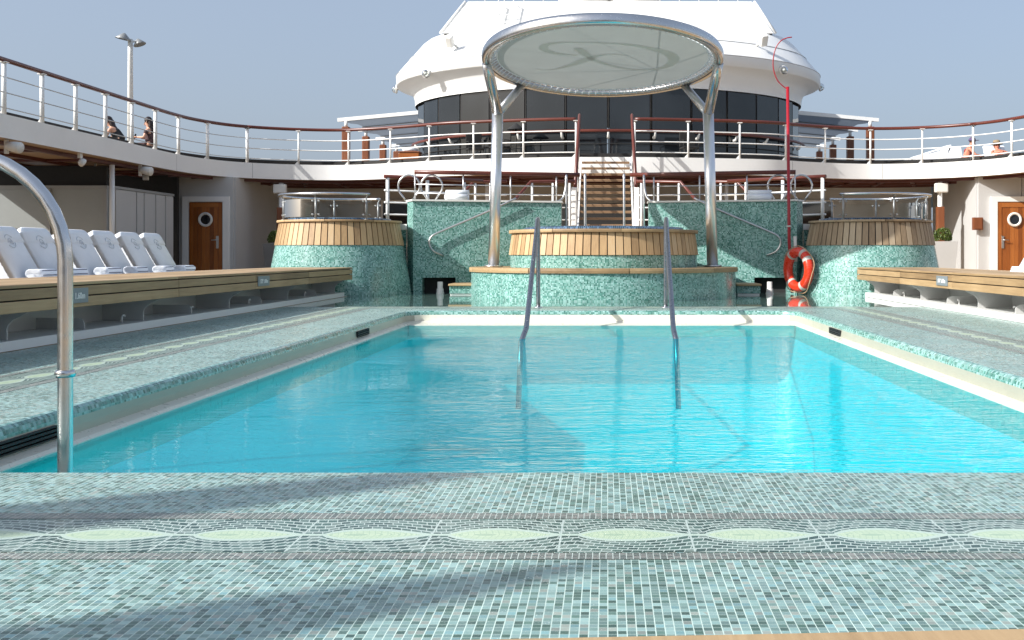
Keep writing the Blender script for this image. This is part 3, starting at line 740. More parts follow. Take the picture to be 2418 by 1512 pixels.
def mwall(sgn, side):
    f = (lambda x: x) if sgn < 0 else mx
    yf = lambda x: 18.7+.6*(x+3.35)/2.53
    t = thing('mosaic_wall', 'teal mosaic wall %s of the middle hot tub' % side, 'wall', (f(-2.1), 18.95, 0), 'teal mosaic walls')
    q = MB()
    def seg(x0, x1, z0, z1, th=.36, d=0): q.prism([(f(x0), yf(x0)+d), (f(x1), yf(x1)+d), (f(x1), yf(x1)+th), (f(x0), yf(x0)+th)], z0, z1)
    seg(-3.35, -.82, .27, 1.59); seg(-3.35, -3.2, 0, .27); seg(-2.64, -.82, 0, .27)
    q.prism([(f(-3.35), yf(-3.35)), (f(-3.5), 18.98), (f(-3.5), 19.06), (f(-3.35), yf(-3.35)+.36)], 0, 1.59)
    build('face', q, M['wallmos'], t)
    q = MB(); q.prism([(f(-3.36), 18.66), (f(-.80), 19.27), (f(-.80), 19.7), (f(-3.36), 19.1), (f(-3.53), 18.99)], 1.592, 1.622); build('capping', q, M['pale'], t)
    q = MB().prism([(f(-3.2), yf(-3.2)+.22), (f(-2.64), yf(-2.64)+.22), (f(-2.64), yf(-2.64)+.35), (f(-3.2), yf(-3.2)+.35)], .0, .269); build('recess', q, M['dark'], t)
    # low joining wall with white cap between the tub and the tall wall
    q = MB().prism([(f(-3.52), 18.97), (f(-3.95), 19.1), (f(-3.95), 19.3), (f(-3.52), 19.2)], 0, 1.10); build('low_wall', q, M['wallmos'], t)
    build('low_cap', MB().prism([(f(-3.505), 18.94), (f(-3.95), 19.08), (f(-3.95), 19.33), (f(-3.505), 19.2)], 1.102, 1.20), M['white'], t)
    P = [pt(x, y, 18.72-k*.03) for k, (x, y) in enumerate(((1215, 466), (1166, 490), (1095, 522), (1040, 546), (1020, 556), (1012, 566), (1011, 579), (1020, 594), (1039, 604)))]
    P = [Vector((p.x, yf(p.x)-.08, p.z)) for p in P]; P[-1].y = yf(P[-1].x)
    if sgn > 0: P = [Vector((mx(p.x), p.y, p.z)) for p in P]
    solo('wall_handrail', MB().tube(spline(P, 5), .019, 10), M['satin'], 'bent steel handrail fixed to the mosaic wall %s of the middle tub' % side, 'handrail', group='handrails on the mosaic walls')
    x = f(-2.86); t = thing('water_spout', 'white water spout in the dark recess of the %s mosaic wall' % side, 'spout', (x, 18.55, 0), 'white spouts in the recesses')
    build('nozzle', MB().lathe([(0, .205), (.04, .205), (.046, .20), (.046, .09), (.058, .085), (.062, .03), (.07, 0)], (x, 18.55, 0), 20), M['pale'], t)
    x0, x1 = sorted((f(-2.60), f(-2.22))); t = thing('step_box', 'small mosaic step with teak top %s of the round bench' % side, 'step', ((x0+x1)/2, 18.1, 0), 'mosaic steps beside the bench')
    build('riser', MB().box(x0, x1, 17.85, 18.6, .03, .15), M['wallmos'], t); build('tread', MB().bbox(((x0+x1)/2, 18.2, .17), (x1-x0+.03, .78, .035), .008), M['teak_x'], t); build('foot', MB().box(x0+.01, x1-.01, 17.87, 18.6, 0, .029), M['white'], t)
mwall(-1, 'left'); mwall(1, 'right')

# ---- terrace rails behind the walls
def trail(sgn, side):
    f = (lambda x: x) if sgn < 0 else mx; y0 = 19.05
    t = thing('terrace_rail', 'steel terrace railing with dark red top bar behind the %s mosaic wall' % side, 'railing', (f(-2.0), y0, 1.62), 'terrace railings behind the mosaic walls')
    Y = lambda x: 19.0+.6*(x+3.35)/2.53
    hr = [(f(x), Y(x), 2.115) for x in (-3.38, -2.5, -1.4, -.5)]; build('handrail', MB().tube(hr, .032, 10, flat=1.2), M['rail_wood'], t)
    for z in (1.90, 1.745): build('rail_rod', MB().tube([(f(x), Y(x), z) for x in (-3.36, -2.5, -1.4, -.9)], .010, 6), M['satin'], t)
    for x in (-3.37, -2.55, -1.73, -.92): build('post', MB().cyl((f(x), Y(x), 1.62), (f(x), Y(x), 2.1), .013, 8), M['satin'], t)
    # white stair rail further out
    t = thing('stair_rail', 'white posted stair rail with dark red handrail beside the %s hot tub' % side, 'railing', (f(-4.0), 20, .9), 'white stair rails beside the tubs')
    a, e = Vector((f(-4.05), 19.7, 2.09)), Vector((f(-2.45), 21.3, 2.11)); build('handrail', MB().tube([a, e], .03, 10, flat=1.2), M['rail_wood'], t)
    for k in (.03, .42, .80):
        p = a.lerp(e, k); build('post', MB().cyl((p.x, p.y, 1.2), (p.x, p.y, 2.065), .032, 12), M['white'], t)
    for z in (1.40, 1.62, 1.84): build('rail_rod', MB().tube([(a.x, a.y, z), (e.x, e.y, z)], .017, 8), M['white'], t)
    for k, (xc, lb) in enumerate(((-3.50, 'outer'), (-3.10, 'inner'))):
        yy = 19.12; P = [(f(xc+.19*sin(radians(d))), yy, 1.87+.20*cos(radians(d))) for d in range(-140, 141, 10)]
        P = [(f(xc-.06), yy, 1.62)]+P+[(f(xc+.06), yy, 1.62)]
        solo('grab_hoop', MB().tube(P, .017, 10), M['steel'], '%s steel grab hoop on the end of the %s mosaic wall' % (lb, side), 'grab rail', group='steel grab hoops')
    # gallery rails either side of the stair
    for k, (xa, lb) in enumerate(((-1.75, 'nearer the staircase'), (-3.05, 'farther from the staircase'))):
        yy = 24.8; t = thing('gallery_rail', 'low white rail with brown sloping handrail %s of the staircase, %s' % (side, lb), 'railing', (f(xa), yy, .9), 'white gallery rails beside the staircase')
        x1 = -.74 if k == 0 else -2.3
        build('handrail', MB().tube([(f(x1), yy, 2.34), (f(xa), yy, 2.33), (f(xa-.26), yy-.7, 1.93), (f(xa-.5), yy-1.3, 1.55)], .032, 8, flat=1.2), M['rail_wood'], t)
        for x in [xa+.03, (xa+x1)/2]+([x1-.12] if k == 0 else []): build('post', MB().cyl((f(x), yy, .9), (f(x), yy, 2.30), .026, 10), M['white'], t)
        for z in (2.02, 1.74, 1.46): build('rail_rod', MB().tube([(f(x1), yy, z), (f(xa), yy, z)], .015, 6), M['white'], t)
trail(-1, 'left'); trail(1, 'right')
def bundle(xc, lab):
    t = thing('towel_bundle', lab, 'towels', (xc, 18.95, 1.622), 'folded towels on the mosaic walls')
    for k, (dx, dy, zz, r) in enumerate(((0, -.06, .0, .05), (0, .06, .0, .05), (.01, 0, .085, .045))):
        q = MB(); q.tube([(xc-.2+dx, 18.97+dy, 1.624+zz+r), (xc+.2+dx, 18.97+dy, 1.624+zz+r)], r, 14)
        for j in range(1, 3): q.tube([(xc-.204+dx, 18.97+dy+.012*j*cos(a), 1.624+zz+r+.015*j*sin(a)) for a in [i*.6 for i in range(8)]], .006, 5)
        build('rolled_towel', q, M['white2'], t)
bundle(-2.63, 'white rolled towels on the left mosaic wall'); bundle(2.66, 'white rolled towels on the right mosaic wall')
# steel entry rails behind the middle tub
for (x, lab, out) in ((-.74, 'outer left', -1), (-.40, 'inner left', 0), (.30, 'inner right', 0), (.66, 'outer right', 1)):
    y = 19.5; z0 = .9
    if out: P = spline([(x+out*.48, y-.15, 1.60), (x+out*.2, y-.12, 1.605), (x+out*.06, y-.06, 1.68), (x+out*.01, y-.02, 1.85), (x, y, 2.05), (x, y+.05, 2.09), (x, y+.10, 2.03), (x, y+.10, 1.6), (x, y+.10, z0)], 5)
    else: P = spline([(x, y-.1, z0), (x, y-.1, 1.5), (x, y-.06, 2.03), (x, y, 2.1), (x, y+.06, 2.03), (x, y+.12, 1.7), (x+.01, y+.1, z0)], 5)
    solo('entry_rail', MB().tube(P, .021, 10), M['satin'], '%s upright steel entry rail behind the middle hot tub' % lab, 'handrail', group='steel entry rails')

# ---- deck staircase
t = thing('deck_staircase', 'open wooden staircase with white sides rising to the upper deck', 'staircase', (-.04, 25, .9))
NS, rise, go, y0 = 13, .167, .25, 28.05
for k in range(1, NS):
    z = ZD-.003-rise*k; y = y0-go*k
    tr = build('tread', MB().bbox((-.04, y+.02, z-.018), (1.22, .29, .035), .006), M['stair_wood'], t)
    q = MB(); q.box(-.64, .56, y-.125, y-.117, z-.060, z-.038); build('nosing', q, M['stair_wood'], tr)
for s_, nm in ((-1, 0), (1, 1)):
    x = -.04+s_*.64; q = MB(); q.add([(x+dx, yy, zz) for dx in (-.018, .018) for (yy, zz) in ((y0+.1, ZD-.02), (y0+.1, ZD-.36), (y0-go*NS, .92), (y0-go*NS-.3, .92), (y0-go*NS-.3, 1.02))],
        [(0, 1, 2, 3, 4), (9, 8, 7, 6, 5), (0, 5, 6, 1), (1, 6, 7, 2), (2, 7, 8, 3), (3, 8, 9, 4), (4, 9, 5, 0)]); build('stringer', q, M['white'], t)
    x = -.04+s_*.70
    build('handrail', MB().tube([(x-s_*.02, y0+.1, ZD+1.06), (x-s_*.02, y0, ZD+1.03), (x, y0-3.05, 2.24)], .042, 10, flat=1.5), M['rail_wood'], t)
    for k in range(4):
        yy = y0-.1-k*.95; zb = ZD-.1-.95*k*.66; build('baluster', MB().cyl((x, yy, zb-.25), (x, yy, zb+.98), .02, 8), M['white'], t)
    for d in (.25, .5, .75): build('rail_rod', MB().tube([(x, y0, ZD+d), (x, y0-3.0, ZD+d-2.0)], .012, 6), M['white'], t)
    build('newel', MB().bbox((x+s_*.02, y0-3.12, 1.55), (.13, .05, 1.32), .02), M['white'], t)

# ---- canopy over the middle tub
cc = Vector((-.07, 17.0, 3.74)); RT = Matrix.Rotation(radians(-7.5), 3, 'X'); RR = 1.83
def cp(x, y, z): return cc+RT @ Vector((x, y, z))
def tilt(q): q.v = [tuple(cp(*v)) for v in q.v]; return q
t = thing('pool_canopy', 'round steel ring canopy with laced grey canvas on two forked posts', 'canopy', (cc.x, 17.5, .47))
ring = tilt(MB().lathe([(1.80, -.085), (1.835, -.10), (1.87, -.09), (1.89, -.05), (1.885, .03), (1.86, .075), (1.80, .095), (1.72, .10), (1.70, .085), (1.78, .07), (1.815, .0), (1.80, -.085)], (0, 0, 0), 128))
build('ring', ring, M['steel'], t)
q = MB().tube([(1.765*cos(2*pi*k/96), 1.765*sin(2*pi*k/96), -.045) for k in range(96)], .038, 10, closed=True); build('inner_hoop', tilt(q), M['satin'], t)
q = MB().lathe([(0, .0), (.8, -.004), (1.655, -.01)], (0, 0, 0), 96); cv = build('canvas', tilt(q), M['canvas'], t)
q = MB().tube([(1.655*cos(2*pi*k/96), 1.655*sin(2*pi*k/96), -.012) for k in range(96)], .012, 6, closed=True); build('hem', tilt(q), M['white2'], cv)
q = MB(); NL = 92
for k in range(NL):
    a = 2*pi*k/NL; b2 = a+pi/NL
    q.tube([(1.645*cos(a), 1.645*sin(a), -.012), (1.745*cos(a+.006), 1.745*sin(a+.006), -.085), (1.79*cos(b2), 1.79*sin(b2), -.06)], .008, 5); q.tube([(1.79*cos(b2), 1.79*sin(b2), -.06), (1.645*cos(a+2*pi/NL), 1.645*sin(a+2*pi/NL), -.012)], .007, 5)
build('lacing', tilt(q), M['white2'], t)
# ribbon emblem printed on the canvas
def pc(zx, zy):
    px, py = (1780+zx*960/2418)/1.588, (30+zy*960/2418)/1.588
    d = Vector(((px-1434)/2560, 1, -(py-600)/2560)); o = Vector((0, 0, EYE)); nn = RT @ Vector((0, 0, 1))
    k = (cc-o).dot(nn)/d.dot(nn); return RT.transposed() @ (o+d*k-cc)
def ribbon(q, pts):
    P = spline([pc(x, y) for x, y, w_ in pts], 8); W_ = [pts[min(i//8, len(pts)-1)][2]*(1-(i % 8)/8)+pts[min(i//8+1, len(pts)-1)][2]*((i % 8)/8) for i in range(len(P))]
    A, B = [], []
    for i, p in enumerate(P):
        T = (P[min(i+1, len(P)-1)]-P[max(i-1, 0)]).normalized(); nn = Vector((-T.y, T.x, 0))*W_[i]
        A.append((p.x+nn.x, p.y+nn.y, -.016)); B.append((p.x-nn.x, p.y-nn.y, -.016))
    q.strip(A, B)
q = MB()
ribbon(q, [(560, 560, .006), (640, 578, .012), (760, 572, .02), (900, 535, .05), (1000, 500, .085), (1085, 472, .075), (1150, 447, .035), (1250, 433, .02), (1350, 432, .016), (1450, 450, .006)])
ribbon(q, [(985, 440, .012), (850, 432, .03), (720, 410, .055), (650, 375, .07), (680, 340, .06), (800, 320, .03), (1000, 318, .018), (1250, 325, .022), (1500, 345, .04), (1700, 385, .07), (1830, 425, .09), (1880, 475, .095), (1840, 530, .075), (1740, 565, .045), (1600, 577, .025), (1450, 570, .025), (1300, 540, .03), (1180, 505, .045), (1100, 470, .06), (1040, 425, .075), (1000, 395, .075), (950, 374, .05)])
ribbon(q, [(935, 371, .005), (1000, 376, .02), (1095, 380, .004)])
build('emblem', tilt(q), M['canvas2'], cv, 'ribbon shaped monogram')
q = MB()
for k in range(8):
    a = 2*pi*(k+.5)/8; q.tube([(1.74*cos(a), 1.74*sin(a), .10), (.0, .0, .58)], .008, 6)
build('stay', tilt(q), M['caulk'], t)
for s_ in (-1, 1):
    px = cc.x+s_*1.70; top = Vector((px+s_*.01, 17.62, 3.02)); base = Vector((px+s_*.08, 17.62, .47))
    po = build('post', MB().tube([base, top], [.090, .088], 24), M['bright_steel'], t); build('base_flange', MB().cyl(base-Vector((0, 0, .001)), base+Vector((0, 0, .03)), .15, 24), M['satin'], po)
    a1 = cp(s_*1.83, 0.02, -.06); a2 = cp(s_*1.36, 1.24, -.06)
    build('arm', MB().tube([top-Vector((0, 0, .06)), top.lerp(a1, .75), a1], [.085, .08, .066], 18), M['steel'], t); build('arm', MB().tube([top-Vector((0, 0, .06)), a2], [.07, .062], 14), M['satin'], t)

# ---- pool rails
def poolrail(x, xb, xw, lab):
    P = [(xb, 13.75, 0), (xb, 13.74, .6), (xb, 13.72, 1.0), (xb, 13.66, 1.115), (xb+(xw-xb)*.03, 13.55, 1.10), (xb+(xw-xb)*.35, 12.6, .70), (xb+(xw-xb)*.95, 10.75, -.06), (xw+(.02 if x > 0 else -.035), 10.5, -.17), (xw+(.03 if x > 0 else -.05), 10.35, -.8)]
    t = thing('pool_handrail', lab, 'handrail', (xb, 13.75, 0), 'steel pool handrails')
    build('tube', MB().tube(spline(P[:5], 4)[:-1]+[Vector(p) for p in P[4:7]]+[Vector(p) for p in P[7:]], .0265, 14), M['dark_steel'], t); build('flange', MB().lathe([(.0, .012), (.05, .012), (.055, 0)], (xb, 13.75, 0), 18), M['satin'], t)
poolrail(-1, -.875, -.80, 'left of the two inverted V steel handrails at the far end of the pool')
poolrail(1, .74, .65, 'right of the two inverted V steel handrails at the far end of the pool')
t = thing('pool_handrail', 'thick steel handrail arching out of the near left corner of the pool', 'handrail', (-2.62, 3.7, 0), 'steel pool handrails')
x, y, r = -1.85, 3.7, .37
P = [(x, y, -1.0), (x, y, .0), (x, y, .5)]+[(x-r+r*cos(radians(a)), y, .655+r*sin(radians(a))) for a in range(0, 181, 9)]+[(x-2*r, y, .5), (x-2*r, y, .0)]
build('tube', MB().tube(P, .0245, 24), M['steel'], t); build('collar', MB().lathe([(.0245, -.012), (.030, -.012), (.0335, -.006), (.0335, .006), (.030, .012), (.0245, .012)], (x, y, .272), 24), M['steel'], t); build('flange', MB().lathe([(0, .014), (.055, .014), (.06, 0)], (x-2*r, y, 0), 20), M['satin'], t)

# ---- lifebuoy and rescue pole
lc = Vector((3.20, 18.15, .42)); t = thing('lifebuoy', 'red lifebuoy with pale bands leaning against the right tub', 'lifebuoy', (lc.x, lc.y, .02))
LR = Matrix.Rotation(radians(-64), 3, 'Z') @ Matrix.Rotation(radians(8), 3, 'Y')
def lb(q): q.v = [tuple(LR @ Vector((v[0], v[1], v[2]))+lc) for v in q.v]; return q
def tor(R_, r_, a0, a1, nn=60):
    q = MB(); q.tube([(R_*cos(a0+(a1-a0)*k/nn), 0, R_*sin(a0+(a1-a0)*k/nn)) for k in range(nn+(0 if abs(a1-a0-2*pi) < 1e-6 else 1))], r_, 16, closed=abs(a1-a0-2*pi) < 1e-6); return q
build('ring', lb(tor(.295, .082, 0, 2*pi)), M['buoy'], t)
for d in (35, 62, 128, 232, 300): build('band', lb(tor(.295, .0845, radians(d), radians(d+11), 6)), M['buoy_band'], t)
q = MB()
P = []
for k in range(73):
    a = radians(k*5); P.append(((.385+.03*abs(sin(2*a)))*cos(a), .03*sin(4*a), (.385+.03*abs(sin(2*a)))*sin(a)))
q.tube(P[:-1], .008, 6, closed=True); build('grab_line', lb(q), M['rope'], t)
t = thing('rescue_pole', 'tall thin red pole with a wire hook, standing behind the lifebuoy', 'pole', (3.12, 18.4, 0))
build('shaft', MB().tube([(3.14, 18.42, .02), (3.09, 18.42, .9), (3.065, 18.42, 3.52)], .027, 12), M['red'], t)
build('sleeve', MB().cyl((3.21, 18.45, .55), (3.195, 18.45, .98), .03, 12), M['pale'], t)
q = MB().tube(spline([pt(x_, y_, 18.42) for x_, y_ in ((1863, 212), (1852, 206), (1836, 190), (1827, 165), (1826, 140), (1832, 114), (1844, 97), (1858, 90), (1870, 88))], 6), .010, 6); build('hook', q, M['red'], t)
build('clip', MB().lathe([(.034, -.012), (.042, -.012), (.042, .012), (.034, .012)], (3.088, 18.42, 1.15), 14), M['pale'], t)
# ================================================================ BENCH PLATFORMS
TOPZ = .468
def text_mesh(s, size, depth=.002):
    cu = bpy.data.curves.new('t', 'FONT'); cu.body = s; cu.size = size; cu.align_x = 'CENTER'; cu.align_y = 'CENTER'; cu.extrude = depth; cu.resolution_u = 3; cu.offset = .0012
    o = bpy.data.objects.new('t', cu); COL.objects.link(o); bpy.context.view_layer.update()
    me = bpy.data.meshes.new_from_object(o.evaluated_get(bpy.context.evaluated_depsgraph_get()))
    vs = [v.co.copy() for v in me.vertices]; fs = [tuple(p.vertices) for p in me.polygons]
    bpy.data.objects.remove(o); bpy.data.meshes.remove(me); return vs, fs
def bench(sgn, side):
    f = (lambda x: x) if sgn < 0 else mx
    t = thing('pool_bench', 'long low teak bench with boarded edge along the %s side of the pool' % side, 'bench', (f(-4.6), 10, 0), 'long teak benches beside the pool')
    def bx(q, x0, x1, y0, y1, z0, z1):
        a, c_ = sorted((f(x0), f(x1))); q.box(a, c_, y0, y1, z0, z1)
    yend = 17.2; joints = [1.3, 3.5, 5.75, 8.0, 10.25, 12.5, 14.72, yend]
    q = MB(); rows = [(.273, .352), (.362, .434), (.443, .4665)]
    for a, c_ in zip(joints, joints[1:]):
        for (z0, z1) in rows:
            q.bbox((f(-4.065), (a+c_)/2, (z0+z1)/2), (.03, c_-a-.008, z1-z0), .004)
    for (z0, z1) in rows: q.bbox(((f(-4.05)+f(-5.2))/2, yend+.016, (z0+z1)/2), (1.15, .03, z1-z0), .004)
    build('edge_boards', q, M['teak'], t)
    q = MB(); bx(q, -4.082, -5.2, 1.3, yend-.002, .285, .455); build('core', q, M['caulk'], t)
    q = MB(); bx(q, -4.082, -4.72, 1.3, yend-.004, .274, .284); build('underside', q, M['grey_wall'], t)
    q = MB(); x = 4.082
    while x < 5.1:
        for a, c_ in zip(joints, joints[1:]): q.bbox((f(-x-.07), (a+c_)/2, .461), (.132, c_-a-.006, .014), .003)
        x += .139
    build('top_boards', q, M['teak'], t)
    q = MB(); bx(q, -4.62, -4.70, 1.3, 16.9, .0, .268); build('back_panel', q, M['grey_wall'], t)
    q = MB(); bx(q, -4.16, -4.615, 1.3, 17.15, .004, .072); build('kerb', q, M['white'], t)
    k = 0
    for yj in joints[1:]:
        yy = min(yj-.35, 16.95); prof = [(-4.61, .073), (-4.20, .073), (-4.20, .155)]+[(-4.20+.14*(1-cos(radians(a)))-.0, .155+.112*sin(radians(a))) for a in range(15, 91, 15)]
        prof = [(-4.61, .073), (-4.235, .073), (-4.235, .15), (-4.225, .18), (-4.19, .215), (-4.13, .245), (-4.09, .267), (-4.61, .267)]
        build('gusset', MB().prism_y([(f(x_), z_) for x_, z_ in prof], yy-.008, yy+.008), M['grey_wall'], t)
        y2 = yy-1.15; prof = [(-4.61, .073), (-4.22, .073), (-4.22, .12), (-4.235, .15), (-4.27, .165), (-4.61, .165)]
        build('low_bracket', MB().prism_y([(f(x_), z_) for x_, z_ in prof], y2-.006, y2+.006), M['grey_wall'], t)
    for yj in (9.6, 11.2, 13.0, 15.4):
        q = MB().tube([(f(-4.30), yj, .072), (f(-4.30), yj, .12), (f(-4.30), yj+.02, .135), (f(-4.30), yj+.05, .135), (f(-4.30), yj+.06, .12)], .008, 6); build('hook', q, M['white'], t)
bench(-1, 'left'); bench(1, 'right')
def sign(x, yc, wd, txt, lab, sgn):
    t = thing('depth_sign', lab, 'sign', (x, yc, .36), 'pool depth signs on the teak benches'); zc = .362
    nx = 1 if sgn < 0 else -1
    build('plate', MB().bbox((x+nx*.006, yc, zc), (.01, wd, .115), .003), M['plate'], t)
    vs, fs = text_mesh(txt, .066 if len(txt) < 6 else .064)
    out = []
    for v in vs: out.append((x+nx*(.0125+v.z), yc+v.x*(-nx)*(-1), zc+v.y-.004))
    build('lettering', MB().add(out, fs), M['white'], t)
sign(-4.05, 8.30, .28, '1.60m', 'grey plate reading 1.60m on the bench edge beside the thick steel pole', -1)
sign(f_ := -4.05, 12.76, .42, '5\'3" 1.60m', 'small grey depth plate at the far end of the left bench edge', -1)
sign(mx(-4.05), 12.84, .42, '5\'3" 1.60m', 'grey depth plate with white figures on the right bench edge', 1)

# ================================================================ LOUNGERS (author at origin: head at -X, foot +X)
def make_lounger(loc, label, group='white sun loungers behind the benches', foot=1.45):
    t = thing('sun_lounger', label, 'sun lounger', (0, 0, 0), group)
    hw = .31; Rb = Matrix.Rotation(radians(-62), 3, 'Y')   # +X up the back
    def B(x, y, z): return Rb.transposed() @ Vector((x, y, z)) if 0 else Vector((-x*cos(radians(62))-z*sin(radians(62)), y, x*sin(radians(62))-z*cos(radians(62))*(-1)))
    def bk(x, y, z): return Vector((-.02-x*cos(radians(60))+z*sin(radians(60)), y, .35+x*sin(radians(60))+z*cos(radians(60))))
    # back cushion: rounded slab in (u along back, y, thickness)
    def slab(u0, u1, h, z0, z1, rad, n=6):
        q = MB(); rows = []
        for z_, ins in ((z0, .015), (z0+.015, 0), (z1-.015, 0), (z1, .015)):
            P = []
            for (cu, cy, a0) in ((u1-rad, h-rad, 0), (u1-rad, -h+rad, -90)):
                pass
            P = [(u0, -h+ins), (u1-rad, -h+ins)]+[(u1-rad+(rad-ins)*sin(radians(a)), -h+rad-(rad-ins)*cos(radians(a))) for a in range(0, 91, 15)]+[(u1-rad+(rad-ins)*cos(radians(a)), h-rad+(rad-ins)*sin(radians(a))) for a in range(0, 91, 15)]+[(u1-rad, h-ins), (u0, h-ins)]
            rows.append([bk(u, y_, z_) for u, y_ in P])
        m_ = len(rows[0]); vs = sum(rows, []); fs = []
        for i in range(3):
            for k in range(m_): fs.append((i*m_+k, i*m_+(k+1) % m_, (i+1)*m_+(k+1) % m_, (i+1)*m_+k))
        fs.append(tuple(range(m_))[::-1]); fs.append(tuple(range(3*m_, 4*m_))); q.add(vs, fs, None, True); return q
    bkc = build('backrest', slab(.0, .70, hw, 0, .08, .08), M['white2'], t)
    build('hood', slab(.50, .715, hw+.012, -.10, .093, .09), M['white2'], bkc)
    # draped side of the towel cover
    q = MB(); A, C_ = [], []
    for k in range(13):
        u = .04+.56*k/12; wv = .008*sin(k*2.1); A.append(bk(u, -hw-.004+wv, .02)); dpt = .12+.26*(k/12); C_.append(bk(u, -hw-.012-wv, -dpt+.03*sin(k*1.3)))
    q.strip(A, C_, True); build('drape', q, M['white2'], bkc)
    e = MB()
    for (a0, a1, r) in ((35, 165, .088), (215, 345, .088), (-40, 200, .036)):
        e.tube([bk(.50+r*sin(radians(a0+(a1-a0)*k/12)), r*cos(radians(a0+(a1-a0)*k/12)), (.095 if 1 else 0)) for k in range(13)], .0065, 5)
    e.tube([bk(.475, -.02, .096), bk(.50, .0, .096), bk(.465, .035, .096)], .006, 5)
    build('emblem', e, M['thread'], bkc)
    sq = MB(); n_ = 10
    sq.bbox((foot/2-.06, 0, .36), (foot, 2*hw, .07), .03); build('seat_cushion', sq, M['white2'], t)
    fr = MB(); fr.box(-.45, foot-.12, -hw-.01, -hw+.03, .27, .315); fr.box(-.45, foot-.12, hw-.03, hw+.01, .27, .315)
    for s_ in (-1, 1): fr.tube([bk(.02, s_*(hw-.03), -.02), bk(.48, s_*(hw-.03), -.02)], .012, 6); fr.tube([bk(.42, s_*(hw-.03), -.02), (-.44, s_*(hw-.03), .30)], .010, 6)
    build('frame', fr, M['caulk'], t)
    for lx in (-.38, foot-.22):
        for s_ in (-1, 1): build('leg', MB().bbox((lx, s_*(hw-.01), .135), (.05, .035, .27), .005), M['caulk'], t)
    t.location = loc; return t
XT = -6.85
spots = [(12.78, 'leftmost white lounger, cut by the picture edge left of the steel pole'), (13.52, 'second white lounger, just left of the steel pole'), (14.47, 'third white lounger, half hidden by the steel pole'),
         (15.32, 'fourth white lounger, just right of the steel pole'), (16.27, 'fifth white lounger, its sunlit side showing, left of the last one'), (17.08, 'last white lounger of the row, nearest the lockers')]
L0 = None
for k, (y, lab) in enumerate(spots):
    if L0 is None: L0 = make_lounger((XT, y, 0), lab)
    else: dup(L0, None, (XT+random.uniform(-.05, .05), y, 0), radians(random.uniform(-3, 3)), lab)
dup(L0, None, (mx(XT)+.16, 17.95, 0), pi, 'lone white lounger at the right picture edge behind the right bench')
mq = MB()
for k in range(3): mq.bbox((4.88, 12.35, TOPZ+.012+.022*k), (.36-.01*k, .62-.02*k, .021), .009)
solo('folded_towel', mq, M['white2'], 'flat folded white towel lying on the right bench at the picture edge', 'towel')
def make_towel(label):
    t = thing('rolled_towel', label, 'towel', (0, 0, 0), 'rolled towels on the loungers'); q = MB()
    # stadium shaped roll, axis along y
    def sec(r, s_): return [(cos(radians(a))*r+(s_ if cos(radians(a)) > 0 else -s_), sin(radians(a))*r*.9) for a in range(0, 360, 20)]
    L_ = .20
    P = [(-L_, .7), (-L_+.012, .93), (-L_+.03, 1.0), (L_-.03, 1.0), (L_-.012, .93), (L_, .7)]; rows = []
    for y_, k in P: rows += [(x*k, y_, z*k+.055) for x, z in sec(.058, .045)]
    m_ = 18; fs = [(i*m_+k, i*m_+(k+1) % m_, (i+1)*m_+(k+1) % m_, (i+1)*m_+k) for i in range(5) for k in range(m_)]+[tuple(range(m_))[::-1], tuple(range(5*m_, 6*m_))]
    q.add(rows, fs, None, True); build('roll', q, M['white2'], t)
    q = MB()
    for y_ in (-L_-.001,):
        for j in range(4): q.tube([((.085-.02*j)*cos(a), y_-.002, .055+(.048-.012*j)*sin(a)) for a in [i*.45 for i in range(13)]], .005, 5)
    build('spiral_end', q, M['white2'], t)
    q = MB()
    for k in (2, 5): q.tube([(sec(.0595, .045)[{2: 2, 5: 17}[k]][0]*1.0, y_, sec(.0595, .045)[{2: 2, 5: 17}[k]][1]+.055) for y_ in (-L_+.04, 0, L_-.04)], .0045, 6)
    build('stripe', q, M['navy'], t); return t
TW = None; nm = ('leftmost', 'second', 'third', 'fourth', 'fifth', 'last')
for k, (y, lab) in enumerate(spots):
    l2 = 'rolled striped towel on the seat of the %s lounger of the left row' % nm[k]; p = (XT+.20, y-.03, .397)
    if TW is None: TW = make_towel(l2); TW.location = p
    else: dup(TW, None, p, random.uniform(-.08, .08), l2)

# unseen poles with furled sails, added only to cast the foreground shadows
for (tx, ty, h, lab) in ((-.02, 2.38, 6.0, 'unseen pole with a furled sail added to cast a foreground shadow, the one farther aft'), (-.25, 3.48, 6.1, 'unseen pole with a furled sail added to cast a foreground shadow, the one farther forward')):
    x, y = tx+SUN.x/-SUN.z*-h, ty+SUN.y/-SUN.z*-h
    t = thing('shadow_pole', lab, 'pole', (x, y, 0), 'unseen poles added to cast foreground shadows')
    build('base', MB().lathe([(0, .09), (.05, .09), (.22, .05), (.24, 0)], (x, y, 0), 24), M['lamp'], t); build('shaft', MB().cyl((x, y, .08), (x, y, h-.05), .03, 12), M['satin'], t)
    q = MB(); m_ = 40; rows = [(h, .02), (h-.1, .05), (h-.3, .10), (h-.7, .155), (h-1.2, .19), (h-1.9, .21), (h-2.6, .19), (h-2.7, .12)]
    vs = [(x+r*(1+.16*sin(8*2*pi*k/m_))*cos(2*pi*k/m_), y+r*(1+.16*sin(8*2*pi*k/m_))*sin(2*pi*k/m_), z) for z, r in rows for k in range(m_)]
    q.add(vs, [(i*m_+k, i*m_+(k+1) % m_, (i+1)*m_+(k+1) % m_, (i+1)*m_+k) for i in range(len(rows)-1) for k in range(m_)], None, True); build('shadow_caster', q, M['sail'], t)

